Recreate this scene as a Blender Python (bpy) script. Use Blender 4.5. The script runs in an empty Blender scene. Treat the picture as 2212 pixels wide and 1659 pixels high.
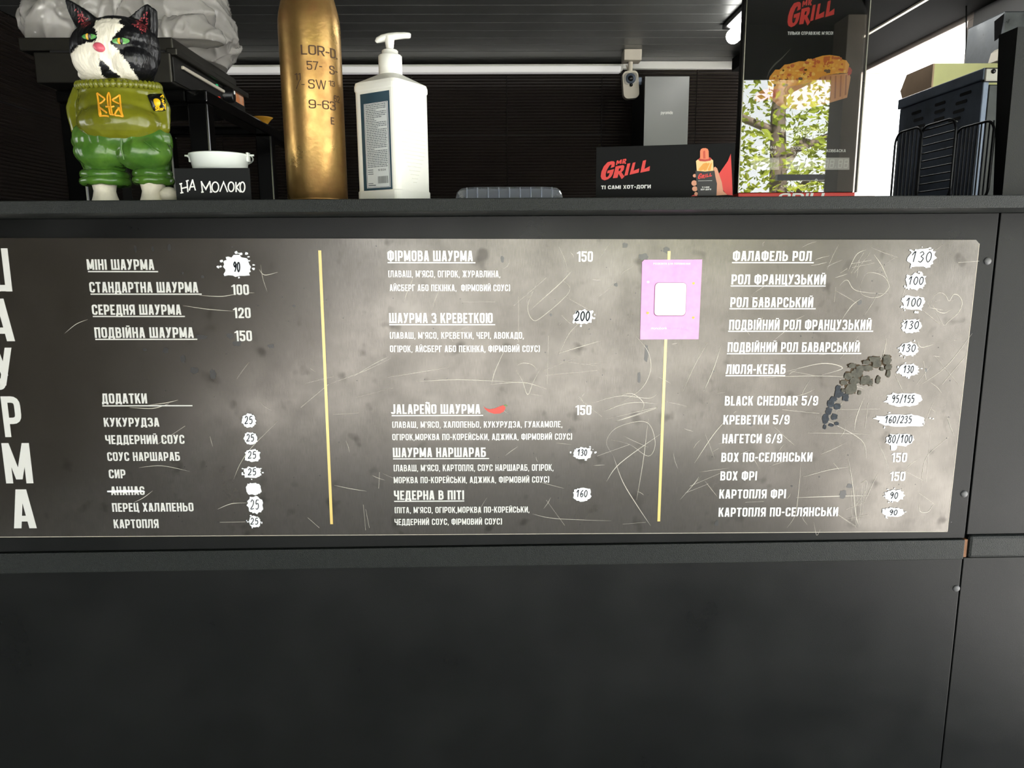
import bpy, bmesh, math, random
from mathutils import Vector, Matrix, noise, geometry
random.seed(7)
SC = bpy.context.scene
COL = SC.collection
PI = math.pi
# ------------------------------------------------------------------ camera
W, H, F = 2212, 1659, 1600.0
PITCH, YAW, ROLL = math.radians(10.2), math.radians(1.07), math.radians(-0.41)
EYE = Vector((0.0, -1.25, 1.30))
FW = Vector((math.sin(YAW)*math.cos(PITCH), math.cos(YAW)*math.cos(PITCH), -math.sin(PITCH)))
_rt = Vector((math.cos(YAW), -math.sin(YAW), 0)); _up = _rt.cross(FW)
RT = math.cos(ROLL)*_rt + math.sin(ROLL)*_up
UP = math.cos(ROLL)*_up - math.sin(ROLL)*_rt
cd = bpy.data.cameras.new('camera'); cam = bpy.data.objects.new('camera', cd); COL.objects.link(cam)
cam.matrix_world = Matrix(((RT.x, UP.x, -FW.x, EYE.x), (RT.y, UP.y, -FW.y, EYE.y), (RT.z, UP.z, -FW.z, EYE.z), (0, 0, 0, 1)))
cd.sensor_width = 36; cd.lens = 36*F/W; cd.clip_start = 0.02; cd.clip_end = 300
SC.camera = cam
# ------------------------------------------------------------------ light
SC.view_settings.view_transform = 'Standard'; SC.view_settings.look = 'None'
SC.view_settings.gamma = 1; SC.view_settings.use_curve_mapping = False
SC.view_settings.exposure = 0.25
wd = bpy.data.worlds.new('sky'); SC.world = wd; wd.use_nodes = True
_n = wd.node_tree.nodes; _l = wd.node_tree.links
_bg = _n['Background']; _bg.inputs[1].default_value = 1.0
_tc = _n.new('ShaderNodeTexCoord'); _sx = _n.new('ShaderNodeSeparateXYZ'); _cr = _n.new('ShaderNodeValToRGB')
_l.new(_tc.outputs['Generated'], _sx.inputs[0]); _l.new(_sx.outputs['Z'], _cr.inputs[0]); _l.new(_cr.outputs[0], _bg.inputs[0])
_cr.color_ramp.elements[0].position = 0.0; _cr.color_ramp.elements[0].color = (4.6, 4.7, 4.7, 1)      # hazy bright horizon
_cr.color_ramp.elements[1].position = 0.75; _cr.color_ramp.elements[1].color = (1.2, 1.45, 1.8, 1)     # bluer overhead
sl = bpy.data.lights.new('sun', 'SUN'); sl.energy = 52.0; sl.angle = 0.02; sl.color = (1, .985, .965)
sun = bpy.data.objects.new('sun', sl); COL.objects.link(sun)
# the sun stands high behind the kiosk, a little to the right
sd = Vector((-0.08, -0.90, -1.0)); sun.rotation_euler = sd.to_track_quat('-Z', 'Y').to_euler(); sun.location = (3, 6, 12)

# ------------------------------------------------------------------ helpers
def ray(px, py):
    return ((px-W/2)/F)*RT - ((py-H/2)/F)*UP + FW
def at(px, py, Y):
    d = ray(px, py); return EYE + d*((Y-EYE.y)/d.y)
def onX(px, py, X):
    d = ray(px, py); return EYE + d*((X-EYE.x)/d.x)
def onP(px, py, o, n):
    d = ray(px, py); return EYE + d*((o-EYE).dot(n)/d.dot(n))
def msc(Y): return (Y-EYE.y)/F*1.0     # metres per pixel, roughly, at depth Y

MATS = {}
def mat(name, col, rough=.5, metal=0, spec=.5, var=0, vscale=8, bump=0, bscale=200, rvar=0, stretch=None, emis=None, estr=0, coat=0, alpha=1, ior=1.5, col2=None, obj=True):
    if name in MATS: return MATS[name]
    m = bpy.data.materials.new(name); m.use_nodes = True
    nt = m.node_tree; b = nt.nodes['Principled BSDF']
    c = (*col, 1) if len(col) == 3 else col
    b.inputs['Base Color'].default_value = c; b.inputs['Roughness'].default_value = rough
    b.inputs['Metallic'].default_value = metal; b.inputs['Specular IOR Level'].default_value = spec
    b.inputs['IOR'].default_value = ior; b.inputs['Coat Weight'].default_value = coat; b.inputs['Coat Roughness'].default_value = .05
    if emis:
        b.inputs['Emission Color'].default_value = (*emis, 1); b.inputs['Emission Strength'].default_value = estr
    tc = nt.nodes.new('ShaderNodeTexCoord'); mp = nt.nodes.new('ShaderNodeMapping')
    nt.links.new(tc.outputs['Object'], mp.inputs[0])
    if stretch: mp.inputs['Scale'].default_value = stretch
    if var or col2 or rvar:
        nz = nt.nodes.new('ShaderNodeTexNoise'); nz.inputs['Scale'].default_value = vscale; nz.inputs['Detail'].default_value = 6; nz.inputs['Roughness'].default_value = .6
        nt.links.new(mp.outputs[0], nz.inputs['Vector'])
        rp = nt.nodes.new('ShaderNodeMapRange'); rp.inputs[1].default_value = .3; rp.inputs[2].default_value = .7
        nt.links.new(nz.outputs[0], rp.inputs[0])
        if var or col2:
            mx = nt.nodes.new('ShaderNodeMix'); mx.data_type = 'RGBA'
            mx.inputs[6].default_value = tuple(x*(1-var) for x in c[:3])+(1,)
            mx.inputs[7].default_value = (*col2, 1) if col2 else tuple(min(1, x*(1+var)) for x in c[:3])+(1,)
            nt.links.new(rp.outputs[0], mx.inputs[0]); nt.links.new(mx.outputs[2], b.inputs['Base Color'])
        if rvar:
            r2 = nt.nodes.new('ShaderNodeMapRange'); r2.inputs[3].default_value = max(.02, rough-rvar); r2.inputs[4].default_value = min(1, rough+rvar)
            nt.links.new(rp.outputs[0], r2.inputs[0]); nt.links.new(r2.outputs[0], b.inputs['Roughness'])
    if bump:
        n2 = nt.nodes.new('ShaderNodeTexNoise'); n2.inputs['Scale'].default_value = bscale; n2.inputs['Detail'].default_value = 3
        nt.links.new(mp.outputs[0], n2.inputs['Vector'])
        bp = nt.nodes.new('ShaderNodeBump'); bp.inputs['Strength'].default_value = bump; bp.inputs['Distance'].default_value = .002
        nt.links.new(n2.outputs[0], bp.inputs['Height']); nt.links.new(bp.outputs[0], b.inputs['Normal'])
    MATS[name] = m
    return m
def srgb(r, g, b):
    f = lambda v: ((v/255+.055)/1.055)**2.4 if v > 10 else v/255/12.92
    return (f(r), f(g), f(b))
def clear_mat(name, tint, ior, rough=.0, haze=0.0, hcol=(1, 1, 1), crease=0):
    m = bpy.data.materials.new(name); m.use_nodes = True; nt = m.node_tree; nt.nodes.clear()
    out = nt.nodes.new('ShaderNodeOutputMaterial'); tr = nt.nodes.new('ShaderNodeBsdfTransparent'); tr.inputs[0].default_value = (*tint, 1)
    gl = nt.nodes.new('ShaderNodeBsdfGlossy'); gl.inputs['Roughness'].default_value = rough
    fr = nt.nodes.new('ShaderNodeFresnel'); fr.inputs[0].default_value = ior
    mx = nt.nodes.new('ShaderNodeMixShader'); nt.links.new(fr.outputs[0], mx.inputs[0])
    src = tr
    if haze:
        df = nt.nodes.new('ShaderNodeBsdfTranslucent'); df.inputs[0].default_value = (*hcol, 1)
        d2 = nt.nodes.new('ShaderNodeBsdfDiffuse'); d2.inputs[0].default_value = (*hcol, 1)
        ad = nt.nodes.new('ShaderNodeMixShader'); ad.inputs[0].default_value = .6
        nt.links.new(df.outputs[0], ad.inputs[1]); nt.links.new(d2.outputs[0], ad.inputs[2])
        m2 = nt.nodes.new('ShaderNodeMixShader'); m2.inputs[0].default_value = haze
        nt.links.new(tr.outputs[0], m2.inputs[1]); nt.links.new(ad.outputs[0], m2.inputs[2]); src = m2
    if crease:
        tc = nt.nodes.new('ShaderNodeTexCoord'); bp = nt.nodes.new('ShaderNodeBump'); bp.inputs['Strength'].default_value = crease; bp.inputs['Distance'].default_value = .02
        mp = nt.nodes.new('ShaderNodeMapping'); mp.inputs['Rotation'].default_value = (.3, .5, .6); mp.inputs['Scale'].default_value = (9, 15, 26); nt.links.new(tc.outputs['Object'], mp.inputs[0])
        rn = nt.nodes.new('ShaderNodeTexNoise'); rn.noise_type = 'RIDGED_MULTIFRACTAL'; rn.inputs['Scale'].default_value = 1.0; rn.inputs['Detail'].default_value = 2.5; nt.links.new(mp.outputs[0], rn.inputs['Vector'])
        nt.links.new(rn.outputs[0], bp.inputs['Height'])
        for nd in (gl, df, d2): nt.links.new(bp.outputs[0], nd.inputs['Normal'])
    nt.links.new(src.outputs[0], mx.inputs[1]); nt.links.new(gl.outputs[0], mx.inputs[2]); nt.links.new(mx.outputs[0], out.inputs[0])
    MATS[name] = m
    return m

ORG = {}
def tag(o, label=None, cat=None, group=None, kind=None):
    if label: o['label'] = label
    if cat: o['category'] = cat
    if group: o['group'] = group
    if kind: o['kind'] = kind
    return o
def thing(name, label, cat, loc, group=None, kind=None):
    o = bpy.data.objects.new(name, None); o.empty_display_size = .05; COL.objects.link(o); o.location = loc
    ORG[o] = Vector(loc)
    return tag(o, label, cat, group, kind)

class MB:
    def __init__(s): s.v = []; s.f = []; s.sm = []
    def add(s, vs, fs, smooth=False):
        k = len(s.v); s.v += [Vector(v) for v in vs]
        for f in fs: s.f.append([i+k for i in f]); s.sm.append(smooth)
        return s
    def box(s, x0, x1, y0, y1, z0, z1, bev=0):
        if bev <= 0:
            v = [(x, y, z) for x in (x0, x1) for y in (y0, y1) for z in (z0, z1)]
            return s.add(v, [(0, 1, 3, 2), (4, 6, 7, 5), (0, 4, 5, 1), (2, 3, 7, 6), (0, 2, 6, 4), (1, 5, 7, 3)])
        bm = bmesh.new(); bmesh.ops.create_cube(bm, size=1)
        for v in bm.verts: v.co = Vector((x0+(v.co.x+.5)*(x1-x0), y0+(v.co.y+.5)*(y1-y0), z0+(v.co.z+.5)*(z1-z0)))
        bmesh.ops.bevel(bm, geom=bm.edges[:]+bm.verts[:], offset=bev, segments=2, affect='EDGES', profile=.5)
        return s.bm(bm)
    def bm(s, bm, smooth=False, M=None):
        bm.verts.index_update()
        s.add([(M @ v.co if M else v.co.copy()) for v in bm.verts], [[v.index for v in f.verts] for f in bm.faces], smooth); bm.free()
        return s
    def hull8(s, p, bev=0):     # 8 points: bottom 4 ring, top 4 ring
        return s.add(p, [(3, 2, 1, 0), (4, 5, 6, 7), (0, 1, 5, 4), (1, 2, 6, 5), (2, 3, 7, 6), (3, 0, 4, 7)])
    def prism(s, poly, ext):    # poly: list of Vector, extruded by vector ext
        n = len(poly); poly = [Vector(p) for p in poly]; ext = Vector(ext)
        tris = geometry.tessellate_polygon([poly])
        vs = poly+[p+ext for p in poly]
        fs = [tuple(t) for t in tris]+[tuple(i+n for i in reversed(t)) for t in tris]
        fs += [(i, (i+1) % n, (i+1) % n+n, i+n) for i in range(n)]
        return s.add(vs, fs)
    def tube(s, pts, r, seg=8, caps=True, closed=False, smooth=True):
        pts = [Vector(p) for p in pts]; n = len(pts); rr = r if isinstance(r, (list, tuple)) else [r]*n
        vs = []; fs = []; prev = None
        for i, p in enumerate(pts):
            if closed: t = pts[(i+1) % n]-pts[i-1]
            else: t = pts[min(i+1, n-1)]-pts[max(i-1, 0)]
            if t.length < 1e-9: t = Vector((0, 0, 1))
            t.normalize()
            if prev is None:
                a = Vector((0, 0, 1)) if abs(t.z) < .9 else Vector((1, 0, 0)); u = t.cross(a).normalized()
            else: u = (prev - t*prev.dot(t)).normalized()
            prev = u; w = t.cross(u)
            for k in range(seg):
                a = 2*PI*k/seg; vs.append(p+(u*math.cos(a)+w*math.sin(a))*rr[i])
        m = n if closed else n-1
        for i in range(m):
            j = (i+1) % n
            for k in range(seg): fs.append((i*seg+k, i*seg+(k+1) % seg, j*seg+(k+1) % seg, j*seg+k))
        s.add(vs, fs, smooth)
        if caps and not closed: s.add(vs[:seg], [tuple(reversed(range(seg)))]); s.add(vs[-seg:], [tuple(range(seg))])
        return s
    def lathe(s, prof, c, seg=32, sx=1, sy=1, smooth=True, axis=None):
        c = Vector(c); vs = []; fs = []; n = len(prof)
        for (r, z) in prof:
            for k in range(seg):
                a = 2*PI*k/seg; p = Vector((r*math.cos(a)*sx, r*math.sin(a)*sy, z))
                vs.append(c+(axis @ p if axis else p))
        for i in range(n-1):
            for k in range(seg): fs.append((i*seg+k, i*seg+(k+1) % seg, (i+1)*seg+(k+1) % seg, (i+1)*seg+k))
        s.add(vs, fs, smooth)
        if prof[0][0] > 1e-5: s.add(vs[:seg], [tuple(reversed(range(seg)))])
        if prof[-1][0] > 1e-5: s.add(vs[-seg:], [tuple(range(seg))])
        return s
    def ell(s, c, r, seg=24, ring=14, M=None):
        vs = []; fs = []; c = Vector(c)
        for i in range(ring+1):
            th = PI*i/ring
            for k in range(seg):
                a = 2*PI*k/seg; p = Vector((r[0]*math.sin(th)*math.cos(a), r[1]*math.sin(th)*math.sin(a), r[2]*math.cos(th)))
                vs.append(c+(M @ p if M else p))
        for i in range(ring):
            for k in range(seg): fs.append((i*seg+k, (i+1)*seg+k, (i+1)*seg+(k+1) % seg, i*seg+(k+1) % seg))
        return s.add(vs, fs, True)
    def build(s, name, m, parent=None, weld=False):
        me = bpy.data.meshes.new(name)
        if parent is not None: o0 = ORG[parent]
        else:
            xs = [v.x for v in s.v]; ys = [v.y for v in s.v]; zs = [v.z for v in s.v]
            o0 = Vector(((min(xs)+max(xs))/2, (min(ys)+max(ys))/2, min(zs)))
        me.from_pydata([v-o0 for v in s.v], [], s.f)
        me.polygons.foreach_set('use_smooth', s.sm)
        me.validate(); me.update()
        o = bpy.data.objects.new(name, me); COL.objects.link(o)
        if m: me.materials.append(m if not isinstance(m, str) else MATS[m])
        if parent is not None: o.parent = parent
        else: o.location = o0
        ORG[o] = o0.copy()
        bm = bmesh.new(); bm.from_mesh(me)
        if weld: bmesh.ops.remove_doubles(bm, verts=bm.verts[:], dist=1e-6)
        if not getattr(s, 'flat', False): bmesh.ops.recalc_face_normals(bm, faces=bm.faces[:])
        bm.to_mesh(me); bm.free()
        return o

# ---- flat print: polygons on a plane given by origin, u axis, v axis, normal
class Plane:
    def __init__(s, o, u, v, n): s.o = Vector(o); s.u = Vector(u).normalized(); s.v = Vector(v).normalized(); s.n = Vector(n).normalized()
    def p(s, a, b, off=0): return s.o+s.u*a+s.v*b+s.n*off
    def px(s, x, y):
        q = onP(x, y, s.o, s.n)-s.o; return (q.dot(s.u), q.dot(s.v))
class Flat(MB):
    flat = True
    def __init__(s, pl, off): super().__init__(); s.pl = pl; s.off = off
    def poly(s, pts, holes=(), step=True):
        if step: s.k = getattr(s, 'k', 0)+1
        lift = s.off+2.5e-5*(getattr(s, 'k', 0) % 12)
        allp = [list(pts)]+[list(h) for h in holes]
        flat = [p for l in allp for p in l]
        tr = geometry.tessellate_polygon([[Vector((a, b, 0)) for a, b in l] for l in allp])
        vs = [s.pl.p(a, b, lift) for a, b in flat]; fs = []
        for t in tr:
            a, b, c = (flat[i] for i in t)
            ar = (b[0]-a[0])*(c[1]-a[1])-(b[1]-a[1])*(c[0]-a[0])
            if abs(ar) < 1e-14: continue
            t = tuple(t) if ar > 0 else tuple(reversed(t))
            if s.pl.u.cross(s.pl.v).dot(s.pl.n) < 0: t = tuple(reversed(t))
            fs.append(t)
        return s.add(vs, fs)
    def pxpoly(s, pts, holes=()):
        return s.poly([s.pl.px(*p) for p in pts], [[s.pl.px(*p) for p in h] for h in holes])
    def ribbon(s, pts, w, taper=False):
        pts = [Vector(p) for p in pts]; n = len(pts)
        if n < 2: return s
        L = []; R = []
        for i, p in enumerate(pts):
            t = (pts[min(i+1, n-1)]-pts[max(i-1, 0)])
            if t.length < 1e-12: continue
            t.normalize(); q = Vector((-t.y, t.x))
            k = w/2
            if 0 < i < n-1:
                a = (pts[i]-pts[i-1]); 
                if a.length > 1e-12:
                    c = abs(a.normalized().dot(t)); k = w/2/max(c, .45)
            if taper: k *= max(.12, math.sin(PI*(i+.15)/(n-.7)))
            L.append(p+q*k); R.append(p-q*k)
        for i in range(len(L)-1):
            s.poly([R[i], R[i+1], L[i+1], L[i]], (), i == 0)
        return s

def fillet(pts, r, seg=4):
    pts = [Vector(p) for p in pts]; out = [pts[0]]
    for i in range(1, len(pts)-1):
        a, b, c = pts[i-1], pts[i], pts[i+1]; u = a-b; v = c-b
        rr = min(r, u.length*.5, v.length*.5)
        if rr < 1e-6: out.append(b); continue
        u.normalize(); v.normalize()
        p0 = b+u*rr; p1 = b+v*rr
        for k in range(seg+1):
            t = k/seg; out.append(p0*(1-t)**2+b*2*t*(1-t)+p1*t*t)
    out.append(pts[-1]); return out
def smooth_path(pts, n=6):
    P = [Vector(p) for p in pts]; out = []
    if len(P) < 3: return P
    for i in range(len(P)-1):
        p0 = P[max(i-1, 0)]; p1 = P[i]; p2 = P[i+1]; p3 = P[min(i+2, len(P)-1)]
        for k in range(n):
            t = k/n
            out.append(.5*((2*p1)+(p2-p0)*t+(2*p0-5*p1+4*p2-p3)*t*t+(3*p1-p0-3*p2+p3)*t**3))
    out.append(P[-1]); return out

# ---- condensed poster alphabet, built from stems, bars, slanted bars and rounded paths
def glyph(ch, t, ws=1.0, rnd=.17):
    """list of ('poly', pts) / ('path', pts) in cap-height units, and the width"""
    up = ch
    wide = {'М': .60, 'M': .60, 'Ш': .70, 'Щ': .72, 'Ю': .66, 'Ж': .66, 'Ф': .60, 'І': None, 'I': None, '1': .33, ' ': .2, ',': .14, '.': .14, "'": .14, '!': None, '(': .22, ')': .22, '-': .26, '/': .40, 'Д': .52, 'Л': .49, 'Ц': .48, '+': .4, 'Г': .39, 'Е': .39, 'E': .39, 'L': .38, 'Т': .44, 'J': .34, ':': .14}
    w = wide.get(up, .47); w = t if w is None else w*ws
    h = t/2; l = h; r = w-h; b = h; T = 1-h; o = []; rd = rnd*max(ws, .8)
    V = lambda x, y0=0, y1=1: o.append(('poly', [(x-h, y0), (x+h, y0), (x+h, y1), (x-h, y1)]))
    Hh = lambda y, x0=0, x1=None: o.append(('poly', [(x0, y-h*.95), (w if x1 is None else x1, y-h*.95), (w if x1 is None else x1, y+h*.95), (x0, y+h*.95)]))
    def D(x0, y0, x1, y1, k=1.0):
        q = h*k
        o.append(('poly', [(x0-q, y0), (x0+q, y0), (x1+q, y1), (x1-q, y1)] if y1 > y0 else [(x1-q, y1), (x1+q, y1), (x0+q, y0), (x0-q, y0)]))
    Pp = lambda pts, rr=None: o.append(('path', fillet(pts, rd if rr is None else rr)))
    m = .53
    if up in 'АA': D(h*.98, 0, w/2-h*.42, 1); D(w-h*.98, 0, w/2+h*.42, 1); Hh(.25, w*.2, w*.8)
    elif up == 'Б': V(l); Hh(T, 0, w*.92); Pp([(l, .57), (r, .57), (r, b), (l, b)])
    elif up in 'ВB': V(l); Pp([(l, T), (r-.03, T), (r-.03, m), (l, m)]); Pp([(l, m), (r, m), (r, b), (l, b)])
    elif up == 'Г': V(l); Hh(T)
    elif up == 'Д':
        D(w*.13+h*.6, t*.8, w*.24+h*.6, 1); V(w-w*.08-h, t*.8, 1); Hh(T, w*.2, w-w*.08); Hh(b, 0, w); V(h*.8, -.1, t*.8); V(w-h*.8, -.1, t*.8)
    elif up in 'ЕE': V(l); Hh(T); Hh(.5, 0, w*.88); Hh(b)
    elif up == 'Є': Pp([(r, .72), (r, T), (l, T), (l, b), (r, b), (r, .28)]); Hh(.5, l, w*.8)
    elif up == 'Ж': V(w/2); D(h, 1, w*.38, .5, .85); D(h, 0, w*.38, .5, .85); D(w-h, 1, w*.62, .5, .85); D(w-h, 0, w*.62, .5, .85); Hh(.5, w*.3, w*.7)
    elif up in 'З3': Pp([(l, .74), (l, T), (r-.02, T), (r-.02, m+.03), (w*.42, m-.01)], rd*1.15); Pp([(w*.42, m-.01), (r, m-.05), (r, b), (l, b), (l, .26)], rd*1.15)
    elif up in 'ИЙ':
        V(l); V(r); D(l+h*.35, 0.04, r-h*.35, .96, .8)
        if up == 'Й': o.append(('poly', [(w*.22, 1.06), (w*.78, 1.06), (w*.78, 1.16), (w*.22, 1.16)]))
    elif up in 'ІI': V(h)
    elif up in 'КK': V(l); D(l+t*.3, .36, r, 1, .95); D(l+(r-l)*.52, .56, r+.01, 0, 1.0)
    elif up == 'Л': V(r); Hh(T, w*.2, w); Pp([(-.03, b), (w*.12, b), (w*.24, .3), (w*.28, 1)], .12)
    elif up in 'МM': V(l); V(r); D(l+h*.1, 1, w/2, .1, .92); D(r-h*.1, 1, w/2, .1, .92)
    elif up in 'НH': V(l); V(r); Hh(.5)
    elif up in 'ОO0': Pp([(w/2, T), (l, T), (l, b), (r, b), (r, T), (w/2, T)])
    elif up == 'П': V(l); V(r); Hh(T)
    elif up in 'РP': V(l); Pp([(l, T), (r, T), (r, .40), (l, .40)])
    elif up in 'СC': Pp([(r, .66), (r, T), (l, T), (l, b), (r, b), (r, .34)])
    elif up in 'ТT': V(w/2); Hh(T)
    elif up in 'УY': D(h, 1, w*.52, .34); D(w-h, 1, w*.36, .1); Pp([(w*.08, b), (w*.3, b), (w*.42, .25)], .08)
    elif up == 'Ф': V(w/2, -.02, 1.02); Pp([(w/2, .86), (l, .86), (l, .16), (r, .16), (r, .86), (w/2, .86)])
    elif up in 'ХX': D(h, 0, w-h, 1); D(w-h, 0, h, 1)
    elif up == 'Ц': V(l); V(r-.03); Hh(b, 0, w+.01); V(w-h*.6, -.1, t)
    elif up == 'Ч': V(r); Pp([(l, 1), (l, .45), (r, .45)])
    elif up == 'Ш': V(l); V(w/2); V(r); Hh(b)
    elif up == 'Ь': V(l); Pp([(l, .58), (r, .58), (r, b), (l, b)])
    elif up == 'Ю': V(l); q = w*.40; Hh(.5, l, q+h); Pp([((q+r)/2, T), (q+h*.3, T), (q+h*.3, b), (r, b), (r, T), ((q+r)/2, T)])
    elif up == 'Я': V(r); Pp([(r, T), (l, T), (l, .43), (r, .43)]); D(h, 0, w*.5, .45)
    elif up == 'L': V(l); Hh(b)
    elif up == 'D': V(l); Pp([(l, T), (r, T), (r, b), (l, b)])
    elif up == 'R': V(l); Pp([(l, T), (r, T), (r, .45), (l, .45)]); D(w-h, 0, w*.5, .45)
    elif up == 'J': Pp([(r, 1), (r, b), (l*.4, b), (l*.2, .2)])
    elif up in 'NÑ':
        V(l); V(r); D(l, 1, r, 0, .85)
        if up == 'Ñ': o.append(('path', [Vector((w*.12, 1.1)), Vector((w*.35, 1.17)), Vector((w*.65, 1.1)), Vector((w*.88, 1.17))]))
    elif up == 'U': Pp([(l, 1), (l, b), (r, b), (r, 1)])
    elif up == 'S': Pp([(r, .7), (r, T), (l, T), (l, m), (r, m), (r, b), (l, b), (l, .3)])
    elif up == 'G': Pp([(r, .7), (r, T), (l, T), (l, b), (r, b), (r, .48), (w*.55, .48)])
    elif up == '1': V(r); o.append(('poly', [(0, .76), (w-t*.5, .82), (w-t*.5, 1), (w-t, 1), (w*.3, .89), (0, .87)]))
    elif up == '2': Pp([(l, .68), (l, T), (r, T), (r, .58), (l*1.2, .14), (l*1.2, b)]); Hh(b)
    elif up == '4': V(r-.05); Hh(.25); D(h, .22, r-.05, 1, .9)
    elif up == '5': Hh(T, 0, w); V(l, .5, 1); Pp([(l, .6), (r, .6), (r, b), (l, b), (l, .3)])
    elif up == '6': Pp([(r, .72), (r, T), (l, T), (l, b), (r, b), (r, .57), (l, .57)])
    elif up == '7': Hh(T); D(w*.3, 0, r, 1)
    elif up == '8': Pp([(w/2, T), (l, T), (l, m), (r, m), (r, T), (w/2, T)]); Pp([(w/2, m), (l, m), (l, b), (r, b), (r, m), (w/2, m)])
    elif up == '9': Pp([(l, .28), (l, b), (r, b), (r, T), (l, T), (l, .43), (r, .43)])
    elif up == '/': D(h*.8, -.02, w-h*.8, 1.02, .85)
    elif up == '(': Pp([(w, T+.02), (l+.02, T+.02), (l+.02, b-.02), (w, b-.02)], .1)
    elif up == ')': Pp([(0, T+.02), (r-.02, T+.02), (r-.02, b-.02), (0, b-.02)], .1)
    elif up == '-': Hh(.45)
    elif up == ',': o.append(('poly', [(0.02, -.13), (.08, -.13), (.14, 0), (.14, .13), (0.0, .13), (0, 0)]))
    elif up == '.': o.append(('poly', [(0, 0), (.14, 0), (.14, .15), (0, .15)]))
    elif up == "'": o.append(('poly', [(0.03, .7), (.08, .7), (.14, .85), (.14, 1), (0, 1), (0, .85)]))
    elif up == '!': V(h, .28, 1); V(h, 0, .17)
    elif up == '+': Hh(.5); V(w/2, .3, .7)
    return o, w
def strip(pts, w):
    pts = [Vector(p) for p in pts]; n = len(pts); L = []; R = []
    for i, p in enumerate(pts):
        t = pts[min(i+1, n-1)]-pts[max(i-1, 0)]
        if t.length < 1e-9: continue
        t.normalize(); q = Vector((-t.y, t.x)); k = w/2
        if 0 < i < n-1:
            a = pts[i]-pts[i-1]
            if a.length > 1e-9: k = w/2/max(abs(a.normalized().dot(t)), .6)
        L.append(p+q*k); R.append(p-q*k)
    return [(R[i], R[i+1], L[i+1], L[i]) for i in range(len(L)-1)]
def text(fl, s, u0, v0, width, cap, t=.175, ws=1.0, gap=.085, slant=0, rnd=.17):
    """lay string s with its lower left corner at (u0, v0), squeezed to the given width"""
    gl = [glyph(c, t, ws, rnd) for c in s]
    tot = sum(g[1] for g in gl)+gap*(len(s)-1)
    kx = (width/cap)/tot if width else 1.0
    x = 0
    for o, w in gl:
        for k, pts in o:
            tf = lambda a, b: ((a+x)*kx*cap+u0+slant*b*cap, b*cap+v0)
            if k == 'poly': fl.poly([tf(a, b) for a, b in pts])
            else:
                for qi, quad in enumerate(strip(pts, t)): fl.poly([tf(a, b) for a, b in quad], (), qi == 0)
        x += w+gap
    return fl
def blob(fl, u, v, rx, ry, n=26, rough=.18, seed=0, spikes=.25):
    rg = random.Random(seed); pts = []
    for i in range(n):
        a = 2*PI*i/n; k = 1-rough*rg.random()+(spikes*rg.random() if rg.random() < .35 else 0)
        e = .75
        c, s_ = math.cos(a), math.sin(a)
        pts.append((u+rx*k*math.copysign(abs(c)**e, c), v+ry*k*math.copysign(abs(s_)**e, s_)))
    return fl.poly(pts)
HW = {'0': [[(.5, 1), (.15, .75), (.1, .35), (.45, 0), (.85, .3), (.85, .75), (.5, 1)]],
      '1': [[(.1, .65), (.6, 1), (.5, 0)]],
      '2': [[(.1, .75), (.4, 1), (.8, .8), (.6, .4), (.05, .02), (.9, .08)]],
      '3': [[(.1, .85), (.5, 1), (.8, .78), (.4, .55), (.85, .35), (.5, 0), (.05, .1)]],
      '5': [[(.9, .97), (.3, .95), (.2, .55), (.7, .6), (.85, .25), (.5, 0), (.1, .08)]],
      '6': [[(.8, 1), (.3, .7), (.1, .3), (.4, 0), (.85, .2), (.7, .5), (.2, .35)]],
      '8': [[(.5, .55), (.15, .8), (.5, 1), (.85, .8), (.5, .55), (.1, .25), (.5, 0), (.9, .25), (.5, .55)]],
      '9': [[(.85, .75), (.5, 1), (.1, .75), (.45, .5), (.85, .75), (.75, .3), (.4, 0)]],
      '/': [[(.8, 1.1), (.2, -.1)]], ' ': []}
def hand(fl, s, u, v, width, cap, t, slant=.12):
    n = len(s); cw = width/n
    for i, c in enumerate(s):
        for st in HW[c]:
            fl.ribbon(smooth_path([(u+i*cw+(a*.78+slant*b)*cw, v+b*cap) for a, b in st], 5), t)
    return fl

# ------------------------------------------------------------------ materials
mat('laminate', srgb(18, 19, 18), .34, spec=.22, var=.22, vscale=5, bump=.12, bscale=900, rvar=.10)
mat('laminate_edge', srgb(27, 30, 28), .42, spec=.28, var=.35, vscale=300, bump=.5, bscale=700)
mat('black_steel', srgb(30, 30, 30), .35, metal=.6, var=.3, vscale=6)
mat('dark_plastic', srgb(14, 14, 14), .3)
mat('steel', srgb(120, 118, 112), .33, metal=1, var=.2, vscale=9, rvar=.12)
mat('dark_steel', srgb(104, 114, 130), .42, metal=.45, var=.35, vscale=14, rvar=.12)
mat('white_plastic', srgb(236, 236, 228), .4, spec=.4)
mat('cream_plastic', srgb(216, 208, 190), .45)
mat('print_white', srgb(238, 238, 235), .5, spec=.4)
mat('print_yellow', srgb(236, 196, 96), .5, spec=.4)
mat('print_red', srgb(214, 58, 52), .45, spec=.4)
mat('print_black', srgb(11, 12, 12), .6, spec=.15)
mat('correction_fluid', srgb(240, 242, 246), .4, spec=.7, var=.06, vscale=120)
mat('menu_white', srgb(218, 217, 212), .26, spec=.85, ior=1.68)
mat('menu_yellow', srgb(238, 200, 108), .26, spec=.85, ior=1.68)
mat('pen_ink', srgb(24, 28, 36), .6, spec=.2)
mat('wood_edge', srgb(120, 78, 44), .6, var=.2, vscale=40)
mat('screw_grey', srgb(98, 98, 98), .4)

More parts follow.
